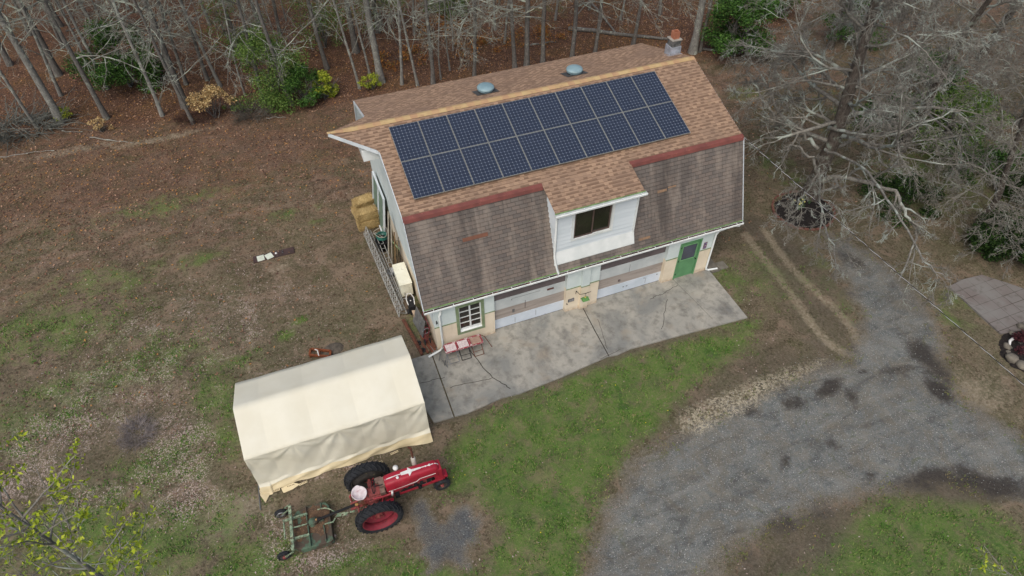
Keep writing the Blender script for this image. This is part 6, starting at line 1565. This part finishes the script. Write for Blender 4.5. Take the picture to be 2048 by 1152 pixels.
# ---- large bare yard tree beside the drive, and two more at the right
def yard_tree(name, label, base, H, r, limbs, seed, counts, spread, lean=(0, 0), lo=.2, mats=None, rt_=(.48, .48, .5, .5), custom=()):
    g = np.random.default_rng(seed)
    o = thing(name, label, 'tree', (base[0], base[1], 0), world_space=False)
    T = Tubes(); n = 16
    pts, rad = limb(g, (0, 0, -.2), (lean[0], lean[1], 1), H, r, n, .05, .02, r * .2)
    rad = np.array(rad); rad[0] *= 1.5; rad[1] *= 1.12
    T.add(pts, rad, 14); T.build('trunk', mats[0], o)
    C = Tubes(); ml = len(counts) - 1
    for j in range(limbs):
        t = lo + (1 - lo) * (j + .5 * g.random()) / limbs
        az = j * 2.4 + g.normal(0, .3)
        f = t * n; i = min(int(f), n - 1); p = pts[i] + (pts[i + 1] - pts[i]) * (f - i)
        el_ = .1 + .7 * t + g.normal(0, .12)
        d = np.array([math.cos(az) * math.cos(el_), math.sin(az) * math.cos(el_), math.sin(el_)])
        l = spread * (1.15 - .6 * t) * g.uniform(.7, 1.1)
        r0 = max(.025, rad[i] * g.uniform(.22, .38))
        q_, rr = limb(g, p, d, l, r0, 11, .2, -.03 if t < .5 else .0, r0 * .16)
        C.add(q_, rr, 7)
        grow(g, C, q_, rr, l, 0, ml, counts, list(rt_), [-.03, -.06, -.05, -.03], [5, 4, 3, 3], .21, None, .0075)
    for pl, r0 in custom:
        K = np.array(pl, float) - np.array([base[0], base[1], 0]); m_ = 5; q_ = []
        for i in range(len(K) - 1):
            p0 = K[max(i - 1, 0)]; p1 = K[i]; p2 = K[i + 1]; p3 = K[min(i + 2, len(K) - 1)]
            for u in np.arange(m_) / m_: q_.append(.5 * (2 * p1 + (p2 - p0) * u + (2 * p0 - 5 * p1 + 4 * p2 - p3) * u * u + (3 * p1 - 3 * p2 + p3 - p0) * u ** 3))
        q_.append(K[-1]); q_ = np.array(q_) + g.normal(0, .04, (len(q_), 3)); rr = np.linspace(r0 * .78, r0 * .2, len(q_))
        l = np.linalg.norm(np.diff(q_, axis=0), axis=1).sum()
        C.add(q_, rr, 8); grow(g, C, q_, rr, l, 0, ml, [counts[0]] + list(counts[1:]), [.26] + list(rt_[1:]), [-.03, -.07, -.06, -.03], [5, 4, 3, 3], .21, None, .0075)
    C.build('crown', mats[1], o)
    return o
CUST = [([(18.37, 2.38, 2.90), (17.95, 3.08, 3.40), (17.22, 3.88, 3.80), (16.95, 4.56, 4.10), (16.78, 5.29, 4.60), (16.55, 6.09, 5.20)], .12),
        ([(17.57, 1.08, 2.20), (17.76, 0.62, 2.90), (18.22, -0.34, 3.20), (18.86, -1.56, 3.30), (18.78, -2.47, 2.90), (19.37, -2.88, 2.20), (17.38, -4.40, 1.60)], .15),
        ([(17.75, 1.09, 2.30), (17.64, 1.81, 3.00), (16.99, 2.40, 3.50), (16.29, 2.13, 3.60)], .10),
        ([(18.77, 2.64, 3.80), (18.93, 1.57, 4.10), (19.55, 0.36, 4.60), (20.75, -0.06, 5.20), (22.06, -0.43, 5.80)], .11),
        ([(17.67, 1.15, 2.60), (15.28, -1.41, 3.40), (13.88, -3.39, 4.00), (12.99, -4.86, 4.20)], .06),
        ([(17.66, 1.25, 2.80), (14.73, -0.81, 3.60), (12.36, -2.46, 4.20)], .05),
        ([(18.32, 1.94, 3.20), (17.94, -0.23, 4.00), (16.47, -3.40, 4.60), (15.53, -5.77, 4.60), (16.06, -6.56, 4.20)], .08),
        ([(19.57, 3.44, 5.00), (18.99, 4.33, 5.60), (18.69, 5.59, 6.20), (18.69, 7.38, 7.00)], .09)]
yard_tree('yard_tree', 'very large bare tree with lichened spreading limbs standing in the black mulch ring', (19.18, 2.49), 13.5, .36, 34, 5, [9, 8, 6, 4], 6.4, lo=.22, mats=(M_BIGBARK, M_LICHEN), custom=CUST)
yard_tree('yard_tree', 'large bare lichened tree at the right, next tree beyond the one in the mulch ring', (25.94, 3.84), 13.0, .22, 28, 8, [8, 7, 6, 4], 6.4, lo=.16, mats=(M_BIGBARK, M_LICHEN))
yard_tree('yard_tree', 'bare twiggy tree hanging over the patch above the brick terrace', (25.19, -1.91), 8.5, .16, 28, 14, [9, 7, 6, 4], 4.6, lo=.12, mats=(M_BIGBARK, M_TWIG))
yard_tree('yard_tree', 'bare grey tree at the upper right, behind the large yard trees', (37.34, 9.43), 13.0, .22, 22, 17, [8, 6, 6, 3], 6.5, lo=.12, mats=(M_BIGBARK, M_TWIG))
yard_tree('yard_tree', 'bare tree just right of the round evergreen at the top of the photo', (29.91, 14.08), 13.0, .18, 24, 19, [8, 7, 5, 4], 5.6, lo=.12, mats=(M_BIGBARK, M_TWIG))
yard_tree('yard_tree', 'bare tree at the top right corner, farthest from the drive', (36.78, 15.47), 13.0, .2, 20, 23, [8, 6, 5, 3], 5.6, lo=.12, mats=(M_BIGBARK, M_TWIG))
yard_tree('yard_tree', 'bare grey tree at the right edge between the juniper and the upper trees', (33.59, 3.29), 11.0, .2, 22, 29, [8, 6, 6, 3], 5.2, lo=.14, mats=(M_BIGBARK, M_TWIG))

# ---- leafy shrubs
def foliage_mat(name, cols):
    return leaf_material(name, cols, .7)
def shrub(name, label, base, rx, ry, h, nleaf, size, mat, seed, cat='shrub', stems=10, lift=.1, cl_=26, stemmat=None, group=None, density=1.0):
    g = np.random.default_rng(seed); o = thing(name, label, cat, (base[0], base[1], 0), world_space=False, group=group)
    S = Tubes(); cen = []
    for i in range(stems):
        a = g.uniform(0, 6.28); d = np.array([math.cos(a) * .6 * rx / h, math.sin(a) * .6 * ry / h, 1.0])
        q_, rr = limb(g, (g.normal(0, .06), g.normal(0, .06), 0), d, h * g.uniform(.7, 1.0), .02 + .006 * h, 6, .16, .02, .006)
        S.add(q_, rr, 5); E2 = []; grow(g, S, q_, rr, h * .7, 0, 1, [4, 3], [.5, .5], [0, 0], [4, 3], .2, E2, .004)
        for e in E2: cen.append(e[-1])
    S.build('stems', stemmat or M_BARK[1], o)
    C = []
    for i in range(cl_):
        a = g.uniform(0, 6.28); z = g.uniform(lift, 1.0); prof = math.sin(math.pi * min(1, (z * .82 + .16))) ** .6
        rr = math.sqrt(g.random()) * prof; C.append((rx * rr * math.cos(a), ry * rr * math.sin(a), z * h * .92, g.uniform(.18, .34)))
    C = np.array(C); w = C[:, 3] / C[:, 3].sum(); ci = g.choice(len(C), nleaf, p=w)
    sc = (rx + ry + h) / 3
    off = g.normal(0, 1, (nleaf, 3)); off /= np.linalg.norm(off, axis=1)[:, None]; off *= (g.random(nleaf) ** .45)[:, None]
    P = C[ci, :3] + off * (C[ci, 3] * sc)[:, None] * np.array([1, 1, .8]); P[:, 2] = np.abs(P[:, 2]) + .02
    s = g.uniform(size * .6, size * 1.3, nleaf)
    u = g.normal(0, 1, (nleaf, 3)); u[:, 2] *= .5; u /= np.linalg.norm(u, axis=1)[:, None]
    w2 = np.cross(u, g.normal(0, 1, (nleaf, 3))); w2 /= np.linalg.norm(w2, axis=1)[:, None] + 1e-9
    u *= s[:, None] * .5; w2 *= s[:, None] * .28
    V = np.stack([P - u, P - w2, P + u, P + w2], 1).reshape(-1, 3)
    np_mesh('foliage', V, np.arange(4 * nleaf).reshape(-1, 4), mat, o, fcol=g.random(nleaf))
    return o
EG = foliage_mat('evergreen leaves', [srgb(54, 86, 36), srgb(70, 106, 46), srgb(42, 68, 30), srgb(88, 124, 54), srgb(60, 94, 40)])
EG2 = foliage_mat('loose green leaves', [srgb(84, 112, 50), srgb(100, 128, 60), srgb(66, 92, 42), srgb(112, 134, 68)])
YG = foliage_mat('yellow green leaves', [srgb(132, 146, 40), srgb(150, 160, 52), srgb(108, 126, 36), srgb(166, 172, 66)])
TAN = foliage_mat('tan dead leaves', [srgb(196, 170, 120), srgb(174, 146, 98), srgb(208, 186, 138), srgb(152, 124, 84)])
DK = foliage_mat('dark conifer sprays', [srgb(34, 56, 24), srgb(46, 72, 30), srgb(28, 44, 22), srgb(62, 88, 38)])
RD = foliage_mat('dark red leaves', [srgb(70, 36, 42), srgb(52, 28, 34), srgb(90, 48, 52)])
BL = foliage_mat('spring leaves', [srgb(156, 170, 44), srgb(134, 152, 40), srgb(172, 182, 64), srgb(112, 132, 38)])
shrub('evergreen_bush', 'dense dark green evergreen in the woods at the left, behind two leaning-looking trunks', (-11.21, 25.33), 2.2, 1.6, 3.8, 20000, .11, EG, 31, cl_=34)
shrub('evergreen_bush', 'tall loose green evergreen in the woods left of the garage roof', (-3.28, 20.26), 2.2, 1.6, 4.0, 14000, .10, EG2, 32, cl_=30)
shrub('evergreen_bush', 'broad mid green bush right beside the bright yellow-green one near the roof corner', (-1.90, 19.72), 1.3, 1.1, 2.2, 9000, .10, EG, 33, cl_=26)
shrub('yellow_bush', 'bright yellow-green leafy bush in front of the woods near the roof corner', (-0.76, 19.78), .8, .7, 1.5, 4200, .11, YG, 34, cl_=20)
shrub('ground_shrub', 'low spreading green shrub under the hanging limbs below the big yard tree', (22.98, 0.68), 2.2, 1.8, .7, 7000, .10, DK, 49, cl_=26)
shrub('ground_shrub', 'low spreading green shrub at the right edge above the juniper', (28.71, 1.38), 2.6, 1.8, .9, 8000, .10, EG, 50, cl_=28)
shrub('evergreen_bush', 'dark green bush at the upper right behind the twiggy crowns', (32.27, 8.27), 2.4, 1.8, 1.8, 8000, .12, EG, 56, cl_=26)
shrub('small_bush', 'sparse yellowish bush low at the woods edge just left of the back roof corner', (1.94, 19.77), .8, .6, 1.0, 1500, .09, YG, 35, cl_=14)
shrub('tan_sapling', 'sapling with pale tan dead leaves at the woods edge left of the garage', (-6.78, 19.99), 1.1, .9, 1.9, 1900, .12, TAN, 36, stems=7, cl_=26, lift=.45)
shrub('small_bush', 'low yellow-tan bush at the woods edge by the large brush pile', (-12.59, 20.87), .7, .5, .7, 500, .09, TAN, 37, cl_=10)
shrub('small_bush', 'small sparse yellow-green bush at the foot of a trunk right of the brush pile', (-14.44, 22.85), .6, .5, .7, 500, .09, YG, 38, cl_=10)
shrub('evergreen_tree', 'round dark green evergreen tree right of the chimney', (23.51, 15.44), 1.9, 1.8, 4.6, 26000, .12, EG, 39, cl_=44, stems=14)
shrub('evergreen_bush', 'green bush far behind the trees at the top centre of the photo', (9.02, 27.32), 1.8, 1.4, 2.2, 4000, .12, EG2, 40, cl_=20)
shrub('evergreen_bush', 'loose green bush behind the big yard tree at the top right', (31.30, 13.89), 1.9, 1.6, 3.2, 6000, .12, EG, 41, cl_=26)
shrub('evergreen_bush', 'pale loose green bush under the bare limbs at the middle right', (28.71, 3.96), 3.0, 2.2, 2.4, 18000, .11, EG2, 42, cl_=30)
shrub('evergreen_bush', 'low green bush under the limbs between the mulch ring and the right edge', (26.62, 6.04), 2.4, 2.0, 1.6, 11000, .11, EG, 43, cl_=24)
shrub('conifer_hedge', 'large dark green juniper mass beside the upper end of the brick terrace', (25.00, -3.96), 2.0, 1.8, 1.9, 30000, .10, DK, 44, cl_=54, stems=16)
shrub('conifer_hedge', 'dark green juniper at the right edge of the photo behind the one at the terrace', (29.12, -1.73), 2.2, 1.8, 2.0, 18000, .10, DK, 45, cl_=40)
shrub('evergreen_bush', 'small dark green bush behind the round evergreen tree', (29.59, 18.73), 1.3, 1.1, 1.8, 3500, .11, EG, 46, cl_=18)
shrub('red_shrub', 'low dark red-leaved shrub in the rocky bed at the right edge', (21.05, -7.89), .8, .6, .5, 2200, .08, RD, 47, cl_=16)
shrub('ground_shrub', 'small green shrub at the woods edge above the twig heap', (-5.74, 20.28), .7, .5, .8, 700, .09, EG2, 48, cl_=10)

OG = foliage_mat('orange brown ferns', [srgb(150, 98, 48), srgb(128, 82, 44), srgb(168, 118, 62), srgb(112, 96, 50)])
for k_, (u_, lab) in enumerate([((4.29, 22.52), 'orange brown undergrowth low in the woods just behind the left end of the roof'), ((9.30, 21.90), 'orange brown undergrowth in the woods behind the left roof vent'), ((13.61, 21.99), 'orange brown undergrowth in the woods left of the long fallen log'), ((7.75, 25.45), 'rusty undergrowth deep in the woods above the left half of the roof')]):
    shrub('undergrowth', lab, u_, 2.2, 1.6, .35, 900, .12, OG, 70 + k_, 'undergrowth', 6, .0, 22)
shrub('green_sapling', 'tall thin sapling hazed with pale green leaves at the top left woods', (-4.87, 26.83), 2.0, 1.6, 4.0, 4200, .10, EG2, 80, 'sapling', 8, .2, 30)
shrub('green_sapling', 'thin green leafed sapling in the woods above the yellow-green bush', (0.26, 25.84), 2.0, 1.6, 4.0, 4200, .10, EG2, 81, 'sapling', 8, .2, 30)
shrub('green_sapling', 'faint green sapling in the woods above the left end of the roof', (4.07, 26.91), 1.8, 1.4, 3.5, 3200, .10, EG2, 82, 'sapling', 8, .2, 26)

# ---- round twiggy low shrub on the lawn
def twig_heap(name, label, cat, base, rx, ry, h, n, mat, seed, up=.8, r=(.006, .014), ln=(.5, 1.6)):
    g = np.random.default_rng(seed); T = Tubes()
    for i in range(n):
        a = g.uniform(0, 6.28); k = math.sqrt(g.random())
        p = (base[0] + rx * k * math.cos(a), base[1] + ry * k * math.sin(a), g.uniform(0, h * (1 - k * .8)))
        d = np.array([math.cos(a + g.normal(0, .8)), math.sin(a + g.normal(0, .8)), g.normal(up, .3)])
        rr0 = g.uniform(*r); q_, rr = limb(g, p, d, g.uniform(*ln), rr0, 4, .22, -.08, rr0 * .3); T.add(q_, rr, 3)
        for _ in range(2):
            p2, d2 = sprout(g, q_, g.uniform(.3, .9), (.4, .9)); q2, r2 = limb(g, p2, d2, g.uniform(.2, .5), rr0 * .5, 3, .2, 0, .002); T.add(q2, r2, 3)
    return tag(T.build(name, mat), label, cat)
TW = paint('grey twigs', srgb(112, 108, 100), srgb(78, 76, 70), 6, .4, .6, .9)
TWP = paint('purplish grey twigs', srgb(150, 142, 140), srgb(116, 110, 110), 6, .4, .6, .9)
twig_heap('low_shrub', 'low round grey leafless shrub alone on the lawn left of the shelter', 'shrub', (-10.69, 0.29), .42, .52, .12, 300, TWP, 51, up=.5, r=(.004, .008), ln=(.15, .38))
twig_heap('brush_pile', 'large dark heap of cut branches at the left edge of the woods', 'brush pile', (-16.75, 22.51), 2.0, .9, .9, 360, paint('dark grey sticks', srgb(120, 122, 114), srgb(84, 86, 80), 5), 52, up=.15, r=(.012, .03), ln=(.8, 2.6))
twig_heap('twig_heap', 'grey twiggy heap at the woods edge right of the tan-leaved sapling', 'brush pile', (-4.83, 19.38), .75, .5, .5, 260, TW, 53, up=.6, r=(.006, .012), ln=(.4, 1.1))
twig_heap('bramble', 'dark bramble tangle in front of the tan-leaved sapling', 'bramble', (-7.74, 20.21), 1.0, .5, .4, 260, paint('dark red brown stems', srgb(92, 66, 58), srgb(66, 48, 44), 5), 54, up=.5, r=(.005, .01), ln=(.3, .9))
twig_heap('bramble', 'reddish bramble tangle between the round evergreen tree and the big yard tree', 'bramble', (26.01, 13.91), 1.4, .9, .6, 300, TW, 55, up=.6, r=(.006, .012), ln=(.5, 1.2))
# fallen trunks and sticks
def log(a, b, r, label, mat, name='fallen_log', z=None):
    g = np.random.default_rng(int(abs(a[0]) * 10)); A_ = np.array([a[0], a[1], r * .8 if z is None else z]); B_ = np.array([b[0], b[1], r * .6])
    n = 9; k = np.linspace(0, 1, n)[:, None]; P = A_ + (B_ - A_) * k + g.normal(0, .05, (n, 3)) * [1, 1, .3]; T = Tubes(); T.add(P, r * (1 - .5 * k[:, 0]), 8); return tag(T.build(name, mat), label, 'log' if r > .05 else 'branch')
log((15.54, 22.35), (21.16, 18.48), .16, 'long dark fallen log on the woods floor above the back of the roof', M_BARK[1])
log((17.74, 25.53), (18.20, 20.39), .10, 'dark dead trunk fallen across the long log behind the roof', M_BARK[1], z=1.2)
log((12.43, 21.23), (14.12, 21.13), .07, 'short dark log on the woods floor left of the long fallen log', M_BARK[1])
log((22.15, 16.81), (24.17, 15.45), .10, 'dark log on the ground beyond the chimney', M_BARK[1])
log((-13.18, 20.35), (-11.06, 19.07), .04, 'pale fallen branch on the grass at the woods edge, nearest the middle of the lawn', M_TWIG, 'fallen_branch')
log((-17.43, 20.19), (-14.84, 19.88), .03, 'thin pale fallen branch on the grass in front of the brush pile', M_TWIG, 'fallen_branch')
log((-15.36, 34.32), (-13.27, 35.21), .05, 'dark fallen branch deep in the woods at the upper left', M_BARK[1], 'fallen_branch')
log((-4.21, 18.92), (-3.15, 18.56), .03, 'pale short branch beside the grey twig heap', M_TWIG, 'fallen_branch')
log((-14.61, 21.66), (-13.59, 21.16), .03, 'thin pale stick just right of the brush pile', M_TWIG, 'fallen_branch')

# ---- near tree whose spring twigs enter the lower left of the picture
def near_tree(label, base, top, spread, seed, limbs, leaves, lo):
    g = np.random.default_rng(seed); o = thing('leafing_tree', label, 'tree', (base[0], base[1], 0), world_space=False)
    T = Tubes(); n = 12; pts, rad = limb(g, (0, 0, -.2), (0, 0, 1), top, .10, n, .012, .03, .014); T.add(pts, rad, 10); T.build('trunk', M_BARK[0], o)
    C = Tubes(); ends = []
    for j in range(limbs):
        t = lo + (1 - lo) * (j + g.random()) / limbs; f = t * n; i = min(int(f), n - 1); p = pts[i] + (pts[i + 1] - pts[i]) * (f - i)
        az = j * 2.4; d = np.array([math.cos(az), math.sin(az), .55 + .5 * t]); l = spread * g.uniform(.7, 1.1) * (1.1 - .5 * t)
        q_, rr = limb(g, p, d, l, .016, 8, .12, .04, .005); C.add(q_, rr, 6); grow(g, C, q_, rr, l, 0, 1, [5, 4], [.4, .5], [.05, .05], [4, 4], .14, ends, .004)
    C.build('crown', M_TWIG, o)
    tips = []
    for e in ends:
        if g.random() < leaves: 
            for _ in range(g.integers(3, 8)):
                k = g.uniform(.3, 1.0); i = min(int(k * (len(e) - 1)), len(e) - 2); tips.append(e[i] + (e[i + 1] - e[i]) * g.random() + g.normal(0, .03, 3))
    P = np.array(tips); m_ = len(P); s = g.uniform(.05, .10, m_); u = g.normal(0, 1, (m_, 3)); u /= np.linalg.norm(u, axis=1)[:, None]; w2 = np.cross(u, g.normal(0, 1, (m_, 3))); w2 /= np.linalg.norm(w2, axis=1)[:, None]
    u *= s[:, None] * .5; w2 *= s[:, None] * .24
    V = np.stack([P - u, P - w2, P + u, P + w2], 1).reshape(-1, 3); np_mesh('foliage', V, np.arange(4 * m_).reshape(-1, 4), BL, o, fcol=g.random(m_))
near_tree('tree with fresh yellow-green leaves reaching in at the lower left corner', (-7.6, -9.3), 12.6, 2.2, 61, 34, .62, .6)
near_tree('tree with sparse yellow leaves reaching in at the lower right edge', (6.9, -15.2), 11.5, 2.3, 64, 14, .3, .7)

# ---- clean up helper properties
for o in bpy.data.objects:
    if 'o' in o.keys(): del o['o']
